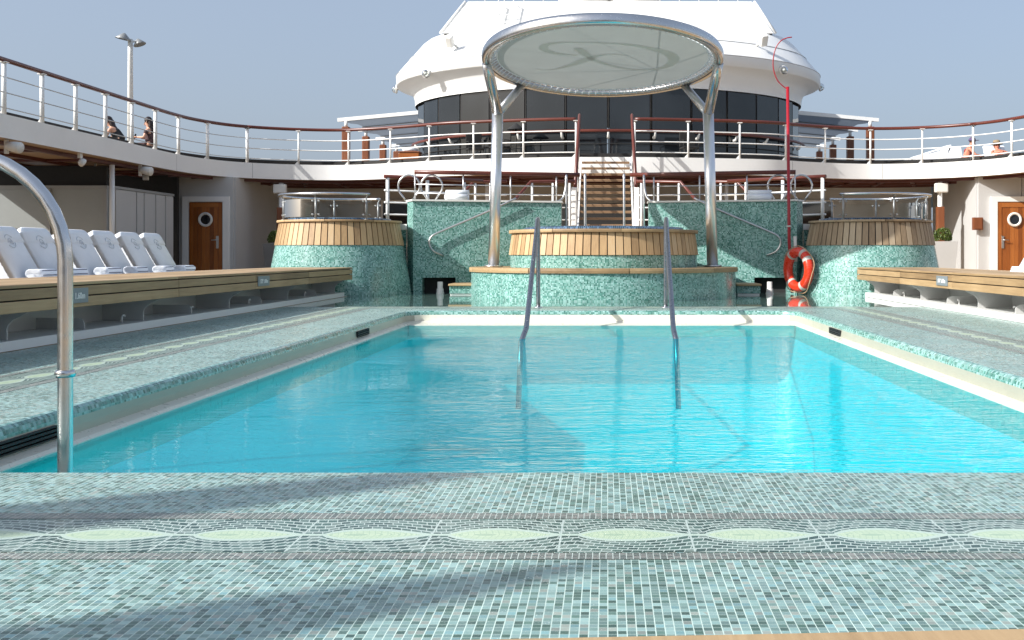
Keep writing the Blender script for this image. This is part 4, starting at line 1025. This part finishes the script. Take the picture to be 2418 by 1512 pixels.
# small dark boxes on the ledge behind the loungers
for x, lab, mat in ((-9.98, 'small grey box with a pale front behind the leftmost loungers', 'lamp'), (-9.74, 'small black box behind the leftmost loungers', 'caulk')):
    t = thing('shelf_box', lab, 'box', (x, 18.0, TOPZ), 'small boxes behind the loungers'); q = MB().box(x-.08, x+.08, 17.0, 17.15, TOPZ-.2, .98)
    build('stand', MB().bbox((x, 18.1, .66), (.05, .05, .50), .005), M['caulk'], t); build('case', MB().bbox((x, 18.05, 1.0), (.19, .14, .2), .02), M[mat], t)
    if mat == 'lamp': build('front', MB().bbox((x-.02, 17.975, 1.02), (.10, .012, .10), .005), M['pale'], t)

# ================================================================ UPPER DECK: LOUNGE BUILDING
DC = (.03, 36.1)
def ell(a, bb, th, cy=DC[1]): return (DC[0]+a*cos(th), cy+bb*sin(th))
lg = thing('lounge_house', 'large round white deckhouse with dark glass walls and overhanging roof', 'building', (DC[0], DC[1], ZD))
def eloft(rings, n=96, smooth=True):
    q = MB(); vs = []
    for (a, bb, z, cy) in rings: vs += [ell(a, bb, 2*pi*k/n, cy)+(z,) for k in range(n)]
    fs = [(i*n+k, i*n+(k+1) % n, (i+1)*n+(k+1) % n, (i+1)*n+k) for i in range(len(rings)-1) for k in range(n)]
    return q.add(vs, fs, None, smooth)
cy = DC[1]
build('eave_soffit', eloft([(6.36, 5.14, 5.47, cy), (6.38, 5.16, 5.72, cy), (6.40, 5.18, 5.74, cy), (6.44, 5.2, 5.86, cy), (6.62, 5.3, 6.02, cy), (6.9, 5.38, 6.10, cy), (6.95, 5.41, 6.12, cy)]), M['white'], lg)
build('roof_edge', eloft([(6.95, 5.41, 6.12, cy), (6.98, 5.44, 6.14, cy), (6.98, 5.44, 6.44, cy)]), M['white'], lg)
build('roof', eloft([(6.98, 5.44, 6.442, cy), (6.93, 5.36, 6.52, cy), (6.16, 3.93, 7.48, cy), (5.98, 3.6, 7.64, cy), (5.64, 2.94, 7.80, cy), (5.3, 2.3, 7.90, cy), (.2, .1, 7.95, cy)]), M['white'], lg)
for zz, (a_, b_) in ((6.445, (6.985, 5.445)), (7.0, (6.56, 4.665))):
    build('panel_seam', MB().tube([ell(a_, b_, 2*pi*k/96)+(zz,) for k in range(96)], .012, 4, closed=True), M['grey_wall'], lg)
NP = 32
pq = MB(); pq2 = None
for k in range(NP):
    t0, t1 = -pi/2+2*pi*k/NP, -pi/2+2*pi*(k+1)/NP; g = .006
    a, e = ell(6.28, 5.08, t0+g), ell(6.28, 5.08, t1-g)
    build('window', MB().add([a+(ZD+.12,), e+(ZD+.12,), e+(5.46,), a+(5.46,)], [(0, 1, 2, 3)]), M['glass'], lg)
q = MB()
for k in range(NP):
    x, y = ell(6.26, 5.06, -pi/2+2*pi*k/NP); build('mullion', MB().cyl((x, y, ZD+.02), (x, y, 5.47), .014, 6), M['caulk'], lg)
build('sill', eloft([(6.33, 5.13, ZD+.001, cy), (6.33, 5.13, ZD+.11, cy), (6.2, 5.0, ZD+.12, cy)]), M['grey'], lg)
A = [-pi/2+radians(d) for d in range(-80, 81, 5)]
build('handrail', MB().tube([ell(6.46, 5.26, a)+(ZD+.98,) for a in A], .034, 8, flat=1.3), M['rail_wood'], lg)
for d in range(-72, 73, 12):
    a = -pi/2+radians(d); p1, p2 = ell(6.30, 5.10, a), ell(6.46, 5.26, a)
    build('rail_bracket', MB().tube([p1+(ZD+.80,), ((p1[0]+p2[0])/2, (p1[1]+p2[1])/2, ZD+.82), p2+(ZD+.95,)], [.05, .04, .03], 8), M['pale'], lg)
q = MB()    # chest-high rail and frames of the interior seen through the glass: glazing bar
for z_ in (ZD+.62,): q.tube([ell(6.30, 5.10, a)+(z_,) for a in A], .012, 5)
build('glazing_bar', q, M['caulk'], lg)
# housing on the roof
hs = thing('funnel_housing', 'big white trapezoid housing rising from the round roof', 'superstructure', (.05, 36, 7.7))
F, K = 34.4, 41.0
def hx(x, z): return x
q = MB(); bl, br, tl, tr_ = -5.16, 5.2, -4.42, 4.58; zb, zt = 7.6, 8.69
q.add([(bl, F-.4, zb), (br, F-.4, zb), (br, K, zb), (bl, K, zb), (tl, F, zt), (tr_, F, zt), (tr_, K, zt), (tl, K, zt)], [(0, 1, 5, 4), (1, 2, 6, 5), (2, 3, 7, 6), (3, 0, 4, 7), (4, 5, 6, 7)]); build('shell', q, M['white'], hs)
for (xb, xt, s_) in ((bl, tl, -1), (br, tr_, 1)):
    q = MB().tube([(xb+s_*.08, F-.38, zb), (xt+s_*.08, F+.02, zt)], .05, 8); build('edge_trim', q, M['white'], hs)
q = MB()
for x in [-3.9+.62*k for k in range(14)]:
    if abs(x-.3) > 1.3: q.cyl((x, F+.15, zt), (x, F+.15, zt+1.0), .018, 6)
q.cyl((-3.95, F+.15, zt+.14), (-1.0, F+.15, zt+.14), .012, 6); build('roof_rail', q, M['white'], hs)
for xc, lab in ((-.80, 'left of two white radar domes just showing above the housing'), (.92, 'right of two white radar domes just showing above the housing')):
    t = thing('radar_dome', lab, 'radar dome', (xc, 37, zt), 'white radar domes on the housing')
    build('dome', MB().lathe([(.45, .0), (.62, .06), (.80, .25), (.9, .6), (.86, .95), (.65, 1.3), (.35, 1.48), (0, 1.54)], (xc, 37, zt+.15), 32), M['pale'], t); build('pedestal', MB().cyl((xc, 37, zt), (xc, 37, zt+.15), .42, 20), M['white'], t)
t = thing('ladder', 'small white ladder on the front of the roof housing', 'ladder', (-3.2, 34.1, 7.6))
q = MB()
for x in (-3.42, -2.95): q.cyl((x, 33.93, 7.75), (x, 34.15, 8.66), .022, 8)
build('stile', q, M['white'], t); q = MB()
for z_ in (7.95, 8.2, 8.45): q.cyl((-3.42, 33.97+.22*(z_-7.75)/.9, z_), (-2.95, 33.97+.22*(z_-7.75)/.9, z_), .016, 6)
build('rung', q, M['white'], t); q = MB()
for x in (-3.42, -2.95): q.tube([(x, 34.13, 8.62), (x+.02, 34.32, 8.60)], .016, 6)
build('stay', q, M['white'], t)
# roof lights
def flood(px, py, D, lab, fl):
    c_ = pt(px, py, D); t = thing('floodlight', lab, 'lamp', c_, 'floodlights on the round roof')
    R = Matrix.Rotation(radians(fl*-25), 3, 'Z') @ Matrix.Rotation(radians(38), 3, 'X') @ Matrix.Rotation(radians(fl*14), 3, 'Y')
    build('head', MB().bbox(c_, (.22, .20, .36), .04, R), M['pale'], t)
    build('arm', MB().tube([c_+Vector((0, .08, 0)), c_+Vector((fl*.18, .30, -.12)), c_+Vector((fl*.34, .62, -.18))], .035, 8), M['pale'], t)
flood(1062, 98, 32.3, 'white floodlight on an arm on the left of the round roof', 1)
flood(1803, 95, 32.3, 'white floodlight on an arm on the right of the round roof', -1)
def eye(px, py, D, nrm, lab):
    c_ = pt(px, py, D); t = thing('eave_lamp', lab, 'lamp', c_, 'round lamps on the roof edge'); nv = Vector(nrm).normalized(); R = Vector((0, 0, 1)).rotation_difference(nv).to_matrix()
    for nm_, prof, mt in (('lens', [(0, .12), (.06, .112), (.10, .08), (.125, .03), (.125, 0)], 'clear'), ('rim', [(.125, 0), (.145, .0), (.15, -.03), (.10, -.07), (0, -.075)], 'pale'), ('bulb', [(0, .06), (.04, .05), (.05, 0), (0, -.02)], 'pale'), ('arm', [(.03, -.06), (.03, -.40)], 'pale')):
        q = MB().lathe(prof, (0, 0, 0), 20); q.v = [tuple(R @ Vector(v)+c_) for v in q.v]; build(nm_, q, M[mt], t)
eye(1006, 174, 32.6, (-.45, -1, .05), 'round lamp on the roof edge at front left')
eye(1851, 166, 32.4, (.35, -1, .05), 'round lamp on the roof edge at front right, beside the red hook')
eye(934, 211, 36.0, (-1, -.2, .0), 'round lamp sticking out of the far left of the roof edge')
eye(1938, 206, 36.0, (1, -.2, .0), 'round lamp sticking out of the far right of the roof edge')

# ---- pergolas
def pergola(sgn, side):
    f = (lambda x: x) if sgn < 0 else (lambda x: .06-x)
    t = thing('pergola', 'row of wooden posts under sloping sails %s of the round deckhouse' % side, 'pergola', (f(-9.65), 44, ZD), 'pergolas beside the deckhouse')
    Ys = [40.0, 43.3, 46.6, 49.6]; w_ = M['post_wood']
    for k, y in enumerate(Ys):
        x = f(-9.64); build('post', MB().bbox((x, y, ZD+1.08), (.27, .27, 2.16), .03), w_, t)
        build('sleeve', MB().cyl((x, y, ZD+2.16), (x, y, ZD+2.38), .065, 12), M['white'], t)
        a, e = Vector((f(-9.95), y, ZD+2.41)), Vector((f(-6.1), y, ZD+2.77))
        d = e-a; rot = Matrix.Rotation(-atan2(d.z, d.x) if d.x > 0 else -atan2(-d.z, -d.x), 3, 'Y') if d.x > 0 else Matrix.Rotation(atan2(d.z, -d.x), 3, 'Y')
        q = MB(); q.obox((a+e)/2, (d.length, .10, .13), rot); build('beam', q, M['white'], t)
        if k < 3:
            q = MB(); nU, nV = 14, 8; vs = []
            for i in range(nU+1):
                for j in range(nV+1):
                    u, v = i/nU, j/nV; inn = .55*(1-(2*v-1)**2)
                    xx = -9.8+(3.7-inn)*u+inn; zz = ZD+2.35+.35*((xx+9.95)/3.85)-.10*sin(pi*v)-.05*sin(u*22)*0-.02*sin(v*pi*6)
                    vs.append((f(xx), y+.06+3.2*v if k < 2 else y+.06+2.9*v, zz))
            fs = [(i*(nV+1)+j, (i+1)*(nV+1)+j, (i+1)*(nV+1)+j+1, i*(nV+1)+j+1) for i in range(nU) for j in range(nV)]
            q.add(vs, fs, None, True); build('sail', q, M['sail'], t)
            for v in (.34, .68):
                yy = y+3.3*v; build('purlin', MB().tube([(f(-9.3), yy, ZD+2.28), (f(-6.15), yy, ZD+2.58)], .022, 6), M['lamp'], t)
pergola(-1, 'left'); pergola(1, 'right')
# deck furniture by the glass, seen through the rails
t = thing('towel_chest', 'orange wooden chest with white towels on top beside the deckhouse', 'chest', (-5.85, 32.6, ZD))
build('body', MB().bbox((-6.0, 33.0, ZD+.27), (.62, .5, .52), .02), M['door_wood'], t); build('lid', MB().bbox((-6.0, 33.0, ZD+.555), (.66, .54, .04), .01), M['post_wood'], t)
q = MB()
for k in range(3): q.tube([(-6.2, 32.85+.14*k, ZD+.635), (-5.8, 32.85+.14*k, ZD+.635)], .058, 10)
solo('towel_stack', q, M['white2'], 'white towels stacked on the orange wooden chest', 'towels')
def chair(x, y, rz, lab):
    t = thing('deck_chair', lab, 'chair', (x, y, ZD), 'dark chairs by the deckhouse glass'); R = Matrix.Rotation(rz, 3, 'Z'); o = Vector((x, y, ZD))
    def p(a, b_, c_): return o+R @ Vector((a, b_, c_))
    build('seat', MB().bbox(p(0, 0, .44), (.46, .46, .05), .015, R), M['caulk'], t); build('backrest', MB().bbox(p(0, .22, .70), (.46, .04, .42), .015, R), M['caulk'], t)
    for a in (-.2, .2):
        for b_ in (-.2, .22): build('leg', MB().cyl(p(a, b_, 0), p(a, b_, .42), .018, 8), M['caulk'], t)
        build('armrest', MB().tube([p(a*1.1, -.2, .42), p(a*1.1, -.18, .64), p(a*1.1, .2, .66)], .016, 6), M['caulk'], t)
chair(-3.75, 30.75, .3, 'dark chair left of the dark parasol behind the railing'); chair(-3.0, 30.35, -.4, 'dark chair next to the left canopy post behind the railing'); chair(2.3, 30.4, .2, 'dark chair behind the railing right of the stair head')
t = thing('folded_parasol', 'small dark parasol standing against the glass left of the stair head', 'parasol', (-2.5, 30.3, ZD))
build('pole', MB().cyl((-2.55, 30.25, ZD), (-2.55, 30.25, ZD+1.02), .02, 8), M['caulk'], t); build('shade', MB().lathe([(0, 1.13), (.10, 1.06), (.24, .95), (.25, .93), (0, .97)], (-2.55, 30.25, ZD), 16), M['black_cloth'], t)
# lamp post
t = thing('lamp_post', 'tall pale lamp post with two conical shades on the port upper deck', 'lamp post', (-12.32, 28.0, ZD))
build('pole', MB().tube([(-12.32, 28.0, ZD), (-12.32, 28.0, ZD+2.6), (-12.32, 28.0, ZD+3.02)], [.078, .062, .06], 16), M['pale'], t)
for (dx, dy, dz, r, tl_) in ((-.13, -.12, 3.00, .20, 8), (.20, .10, 2.90, .16, -14)):
    q = MB().lathe([(0, .155), (.03, .15), (r, .0), (r*.98, -.012), (.0, .11)], (0, 0, 0), 24); R = Matrix.Rotation(radians(tl_*1.5), 3, 'Y'); o = Vector((-12.32+dx, 28+dy, ZD+dz)); q.v = [tuple(R @ Vector(v)+o) for v in q.v]
    sh = build('lamp_shade', q, M['lamp'], t); build('lamp_arm', MB().tube([(-12.32, 28, ZD+2.95), o+Vector((0, 0, .09))], .025, 8), M['pale'], sh)

# ---- sunbathing side: loungers seen over the deck edge
def deck_bed(x, y, rz, lab, back=58, seatz=.33):
    t = thing('deck_lounger', lab, 'sun lounger', (x, y, ZD), 'white loungers on the upper deck'); R = Matrix.Rotation(rz, 3, 'Z'); o = Vector((x, y, ZD))
    def p(a, b_, c_): return o+R @ Vector((a, b_, c_))        # +b = foot direction
    Rb = R @ Matrix.Rotation(radians(-back), 3, 'X')
    build('seat', MB().bbox(p(0, .65, seatz), (.70, 1.3, .08), .03, R), M['white2'], t)
    cen = Vector((0, -.36*cos(radians(back)), seatz+.02+.36*sin(radians(back)))); bk_ = build('backrest', MB().bbox(o+R @ cen, (.70, .74, .09), .04, Rb), M['white2'], t)
    e = MB()
    e.tube([o+R @ (cen+Vector((.07*cos(a), 0, .07*sin(a))))+(R @ Vector((0, .052*sin(radians(back))*1.0, .052*cos(radians(back))))) for a in [k*.5 for k in range(13)]], .006, 5); build('emblem', e, M['thread'], bk_)
    for a in (-.3, .3):
        for b_ in (-.05, 1.15): build('leg', MB().cyl(p(a, b_, 0), p(a, b_, seatz), .022, 8), M['white'], t)
    build('frame', MB().box(0, 0, 0, 0, 0, 0) if 0 else MB().tube([p(-.33, -.1, seatz-.06), p(-.33, 1.28, seatz-.06), p(.33, 1.28, seatz-.06), p(.33, -.1, seatz-.06)], .02, 8), M['caulk'], t)
deck_bed(11.5, 36.0, pi, 'upper deck lounger behind the sunbather in the red top', 66, .36)
deck_bed(12.45, 34.6, pi, 'upper deck lounger on which the person in the straw hat lies', 60, .30)
t = thing('deck_lounger', 'empty upper deck lounger seen from the side, its white towel cover hanging in folds', 'sun lounger', (10.2, 34.6, ZD), 'white loungers on the upper deck')
q = MB(); 
A = [(9.35+.13*k, 34.4, ZD+.42+.044*k+.012*sin(k*1.9)) for k in range(13)]; q.strip(A, [(x, y+.7, z) for x, y, z in A], True); q.strip(A, [(x, y-.01, z-.05) for x, y, z in A], True); q.strip([(x, y, z-.05) for x, y, z in A], [(x, y+.7, z-.05) for x, y, z in A], True); build('backrest', q, M['white2'], t)
q = MB(); A2 = [(9.7+.14*k, 34.385+.012*sin(k*2.3), ZD+.50+.04*k) for k in range(9)]; q.strip(A2, [(x+.02*sin(i*3), y-.015, z-(.10+.035*i+.04*sin(i*1.7))) for i, (x, y, z) in enumerate(A2)], True); build('cover', q, M['white2'], t)
q = MB(); q.tube([(9.2, 34.45, ZD+.36), (10.95, 34.45, ZD+.36)], .03, 6); q.tube([(9.2, 35.1, ZD+.36), (10.95, 35.1, ZD+.36)], .03, 6); q.tube([(10.9, 34.45, ZD+.86), (10.7, 34.45, ZD+.36)], .02, 6); build('frame', q, M['caulk'], t)
for x in (9.3, 10.8):
    for y in (34.45, 35.1): build('leg', MB().cyl((x, y, ZD), (x, y, ZD+.36), .022, 8), M['caulk'], t)

# unseen deckhouse added behind the camera to darken reflections in the glass
t = thing('added_deckhouse', 'unseen white deckhouse with dark windows, added aft to darken reflections in the glass', 'building', (0, -22, 0))
build('wall', MB().box(-9.5, 9.5, -26, -22, 0, 10.5), M['white'], t)
for z in (1.2, 4.2, 7.2):
    for k in range(7): build('window', MB().bbox((-7.35+2.45*k, -21.98, z+.9), (2.1, .06, 1.9), .02), M['glass'], t)

# ================================================================ PEOPLE
def skin_obj(name, verts, edges, mat, parent, lev=2, root=0):
    off = WL[parent.name]; me = bpy.data.meshes.new(name); me.from_pydata([Vector(v[:3])-off for v in verts], edges, []); me.materials.append(mat)
    o = link(bpy.data.objects.new(name, me)); o.parent = parent; WL[o.name] = off
    md = o.modifiers.new('Skin', 'SKIN'); md.use_smooth_shade = True
    lay = me.skin_vertices[0].data if me.skin_vertices else None
    if lay is None:
        bm = bmesh.new(); bm.from_mesh(me); bm.verts.layers.skin.verify(); bm.to_mesh(me); bm.free(); lay = me.skin_vertices[0].data
    for i, v in enumerate(verts):
        r = v[3]; lay[i].radius = r if isinstance(r, tuple) else (r, r); lay[i].use_root = (i == root)
    md2 = o.modifiers.new('Sub', 'SUBSURF'); md2.levels = lev; md2.render_levels = lev
    return o
def hand(parent, p, d, mat, side=1):
    d = Vector(d).normalized(); up = Vector((0, 0, 1)) if abs(d.z) < .8 else Vector((0, 1, 0)); s_ = d.cross(up).normalized(); n_ = s_.cross(d); p = Vector(p)
    q = MB(); q.tube([p-d*.01, p+d*.03, p+d*.085], [.024, .034, .036], 10, flat=.45)
    for k, (o_, L_) in enumerate(((-.027, .062), (-.009, .074), (.009, .070), (.026, .056))):
        b_ = p+d*.078+s_*o_; q.tube([b_, b_+d*L_*.5-n_*.006, b_+d*L_*.9-n_*.024], [.0095, .009, .007], 6)
    tb = p+d*.025+s_*side*.03; q.tube([tb, tb+s_*side*.03+d*.03, tb+s_*side*.035+d*.062-n_*.01], [.012, .011, .008], 6)
    return build('hand', q, mat, parent)
def person(loc, face, label, P, skin, hair, longhair=True):
    """P: joint name -> local (x,y,z); face: yaw so that local +x is the way the body faces"""
    t = thing('person', label, 'person', loc); R = Matrix.Rotation(face, 3, 'Z'); o = Vector(loc)
    J = {k: o+R @ Vector(v) for k, v in P.items()}
    names = ['pelvis', 'waist', 'chest', 'neck', 'chin', 'head', 'crown', 'shL', 'elL', 'wrL', 'shR', 'elR', 'wrR', 'hipL', 'knL', 'anL', 'toL', 'hipR', 'knR', 'anR', 'toR']
    rad = {'pelvis': .128, 'waist': .108, 'chest': .125, 'neck': .052, 'chin': .072, 'head': (.088, .098), 'crown': .06, 'shL': .056, 'shR': .056, 'elL': .04, 'elR': .04, 'wrL': .027, 'wrR': .027,
           'hipL': .085, 'hipR': .085, 'knL': .058, 'knR': .058, 'anL': .038, 'anR': .038, 'toL': .035, 'toR': .035}
    idx = {k: i for i, k in enumerate(names)}; E_ = [('pelvis', 'waist'), ('waist', 'chest'), ('chest', 'neck'), ('neck', 'chin'), ('chin', 'head'), ('head', 'crown'), ('chest', 'shL'), ('shL', 'elL'), ('elL', 'wrL'), ('chest', 'shR'), ('shR', 'elR'), ('elR', 'wrR'),
          ('pelvis', 'hipL'), ('hipL', 'knL'), ('knL', 'anL'), ('anL', 'toL'), ('pelvis', 'hipR'), ('hipR', 'knR'), ('knR', 'anR'), ('anR', 'toR')]
    body = skin_obj('body', [tuple(J[k])+(rad[k],) for k in names], [(idx[a], idx[b_]) for a, b_ in E_], skin, t)
    hd = (J['head']-J['chin']).normalized(); fw = (R @ Vector(P['_look'])).normalized() if '_look' in P else R @ Vector((1, 0, 0)); sd = hd.cross(fw).normalized()
    q = MB(); c_ = J['head']-hd*.03
    q.tube([c_+fw*.085+hd*.02, c_+fw*.118-hd*.022, c_+fw*.09-hd*.03], [.008, .014, .010], 6); build('nose', q, skin, t)
    q = MB()
    for s_ in (-1, 1): q.sphere(c_+fw*.082+sd*s_*.034+hd*.018, .012, 8, 6)
    build('eye', q, M['caulk'], t); build('mouth', MB().tube([c_+fw*.088-hd*.058+sd*-.024, c_+fw*.094-hd*.06, c_+fw*.088-hd*.058+sd*.024], .006, 6), M['red_cloth'], t)
    for s_ in (-1, 1): build('ear', MB().sphere(c_+sd*s_*.092-fw*.005, .024, 8, 6, (.6, 1, 1.2)), skin, t)
    for s_ in ('L', 'R'):
        hand(t, J['wr'+s_], J['wr'+s_]-J['el'+s_], skin, 1 if s_ == 'L' else -1)
    if hair is not None:
        q = MB(); q.sphere(J['head']+hd*.028-fw*.030, .108, 18, 12, (1, 1, 1.05))
        if longhair:
            b_ = J['neck']-fw*.06; q.tube(spline([J['head']-fw*.055+hd*.03, J['head']-fw*.075-hd*.04, J['chin']-fw*.085, b_, b_-hd*.12-fw*.015, b_-hd*.24-fw*.02], 4), [.085]*4+[.092]*5+[.09]*4+[.08]*4+[.06]*3+[.03], 14, flat=.8)
        build('hair', q, hair, t)
    return t, J, R
def garment(t, J, mat, pts, name='top'):
    v = []; e = []
    for k, (j, r) in enumerate(pts):
        p = J[j] if isinstance(j, str) else J[j[0]].lerp(J[j[1]], j[2]); v.append(tuple(p)+(r,)); 
        if k: e.append((k-1, k))
    return skin_obj(name, v, e, mat, t)
def seated(lean, seat, arms, look=(1, 0, 0), spread=.09, kneez=None):
    px = 0; sz = seat+.11; c_ = sin(lean); u = cos(lean)
    P = {'pelvis': (0, 0, sz), 'waist': (.16*c_, 0, sz+.17*u), 'chest': (.36*c_, 0, sz+.36*u), 'neck': (.52*c_, 0, sz+.52*u), 'chin': (.56*c_+.02, 0, sz+.575*u+.01), 'head': (.60*c_+.035, 0, sz+.675*u+.01), 'crown': (.62*c_+.03, 0, sz+.735*u+.02),
         'hipL': (.05, .10, sz-.02), 'hipR': (.05, -.10, sz-.02), 'knL': (.46, .13, seat+.10), 'knR': (.46, -.13, seat+.10), 'anL': (.42, .13, .09), 'anR': (.42, -.13, .09), 'toL': (.56, .14, .035), 'toR': (.56, -.14, .035), '_look': look}
    sh = (.42*c_, sz+.43*u)
    P['shL'] = (sh[0], .175, sh[1]); P['shR'] = (sh[0], -.175, sh[1]); P.update(arms); return P
# stools they sit on
def stool(x, y, h, lab):
    t = thing('deck_stool', lab, 'stool', (x, y, ZD), 'stools on the port upper deck')
    build('seat', MB().bbox((x, y, ZD+h-.03), (.46, .46, .06), .02), M['caulk'], t)
    for a in (-.18, .18):
        for b_ in (-.18, .18): build('leg', MB().cyl((x+a, y+b_, ZD), (x+a, y+b_, ZD+h-.06), .02, 8), M['caulk'], t)
stool(-13.15, 29.5, .40, 'dark stool under the woman leaning forward'); stool(-13.02, 31.0, .46, 'dark stool under the woman in patterned dress')
P = seated(.62, .40, {'elR': (.40, .24, .62), 'elL': (.37, .23, .60), 'wrL': (.52, .20, .42), 'wrR': (.52, -.16, .42), 'elR': (.42, -.22, .60)}, look=(.75, 0, -.65))
t, J, R = person((-13.2, 29.5, ZD), pi, 'woman with long dark red hair in a black sleeveless top, leaning forward', P, M['skin'], M['hair'])
garment(t, J, M['black_cloth'], [('pelvis', .165), ('waist', .142), ('chest', .158), (('chest', 'neck', .45), .10)]); 
for s_ in 'LR': garment(t, J, M['black_cloth'], [('hip'+s_, .10), ('kn'+s_, .074), (('kn'+s_, 'an'+s_, .85), .055)], 'trouser_leg')
P = seated(.10, .46, {'elL': (.10, .24, .78), 'wrL': (.34, .14, .80), 'elR': (.10, -.24, .78), 'wrR': (.34, -.10, .80)}, look=(.95, 0, -.3))
t, J, R = person((-13.05, 31.0, ZD), pi, 'woman with long black hair in a dark patterned dress, holding a phone', P, M['skin'], M['hair'])
garment(t, J, M['pat_cloth'], [('pelvis', .172), ('waist', .145), ('chest', .162), (('chest', 'neck', .5), .105)], 'dress')
for s_ in 'LR':
    garment(t, J, M['pat_cloth'], [('hip'+s_, .11), ('kn'+s_, .085)], 'skirt'); garment(t, J, M['pat_cloth'], [('sh'+s_, .068), (('sh'+s_, 'el'+s_, .6), .06)], 'sleeve')
ph = (J['wrL']+J['wrR'])/2+Vector((-.11, 0, .03)); solo('phone', MB().bbox(ph, (.02, .08, .15), .006, Matrix.Rotation(radians(20), 3, 'Y')), M['caulk'], 'black phone held by the woman in the patterned dress', 'phone')
P = seated(.42, .40, {'elL': (.36, .22, .68), 'wrL': (.52, .10, .66), 'elR': (.36, -.22, .68), 'wrR': (.54, -.06, .68)}, look=(.8, 0, -.55))
t, J, R = person((11.66, 35.45, ZD), -.25, 'sunburnt person in a red top and purple cap, sitting on a lounger bent over', P, M['skin2'], M['hair2'], False)
garment(t, J, M['red_cloth'], [('pelvis', .165), (('pelvis', 'waist', .7), .14)], 'shorts'); garment(t, J, M['red_cloth'], [(('waist', 'chest', .2), .135), ('chest', .158), (('chest', 'neck', .4), .10)], 'top')
q = MB().lathe([(0, .115), (.06, .10), (.10, .06), (.118, .0), (.113, -.005)], J['head']+Vector((-.025, 0, .03)), 18); build('cap', q, M['cap'], t); build('cap_peak', MB().bbox(J['head']+Vector((.125, -.03, .04)), (.12, .13, .012), .005), M['cap'], t)
# reclining hat wearer, feet towards the pool
sz = .42
P = {'pelvis': (0, 0, sz+.02), 'waist': (-.12, 0, sz+.12), 'chest': (-.26, 0, sz+.26), 'neck': (-.37, 0, sz+.38), 'chin': (-.385, 0, sz+.43), 'head': (-.40, 0, sz+.52), 'crown': (-.41, 0, sz+.58), 'shL': (-.30, .18, sz+.31), 'shR': (-.30, -.18, sz+.31),
     'elL': (-.06, .27, sz+.22), 'elR': (-.06, -.27, sz+.22), 'wrL': (.08, .06, sz+.26), 'wrR': (.08, -.04, sz+.28), 'hipL': (.06, .1, sz+.02), 'hipR': (.06, -.1, sz+.02), 'knL': (.48, .12, sz+.10), 'knR': (.48, -.12, sz+.10), 'anL': (.88, .12, sz+.03), 'anR': (.88, -.12, sz+.03), 'toL': (.92, .13, sz+.13), 'toR': (.92, -.13, sz+.13), '_look': (1, 0, .0)}
t, J, R = person((12.45, 34.25, ZD), -pi/2, 'person in a brimmed straw hat reclining on a white lounger', P, M['skin2'], M['hair2'], False)
garment(t, J, M['black_cloth'], [('pelvis', .165), (('pelvis', 'waist', .7), .142)], 'shorts')
for s_ in 'LR': garment(t, J, M['black_cloth'], [('hip'+s_, .112), (('hip'+s_, 'kn'+s_, .55), .094)], 'shorts_leg')
hc = J['head']+Vector((0, .02, .045)); q = MB().lathe([(.19, -.012), (.195, 0), (.118, .012), (.112, .07), (.095, .12), (.05, .135), (0, .125)], hc, 24); build('hat', q, M['hat'], t); build('hat_band', MB().lathe([(.1195, .014), (.117, .045)], hc, 24), M['caulk'], t)
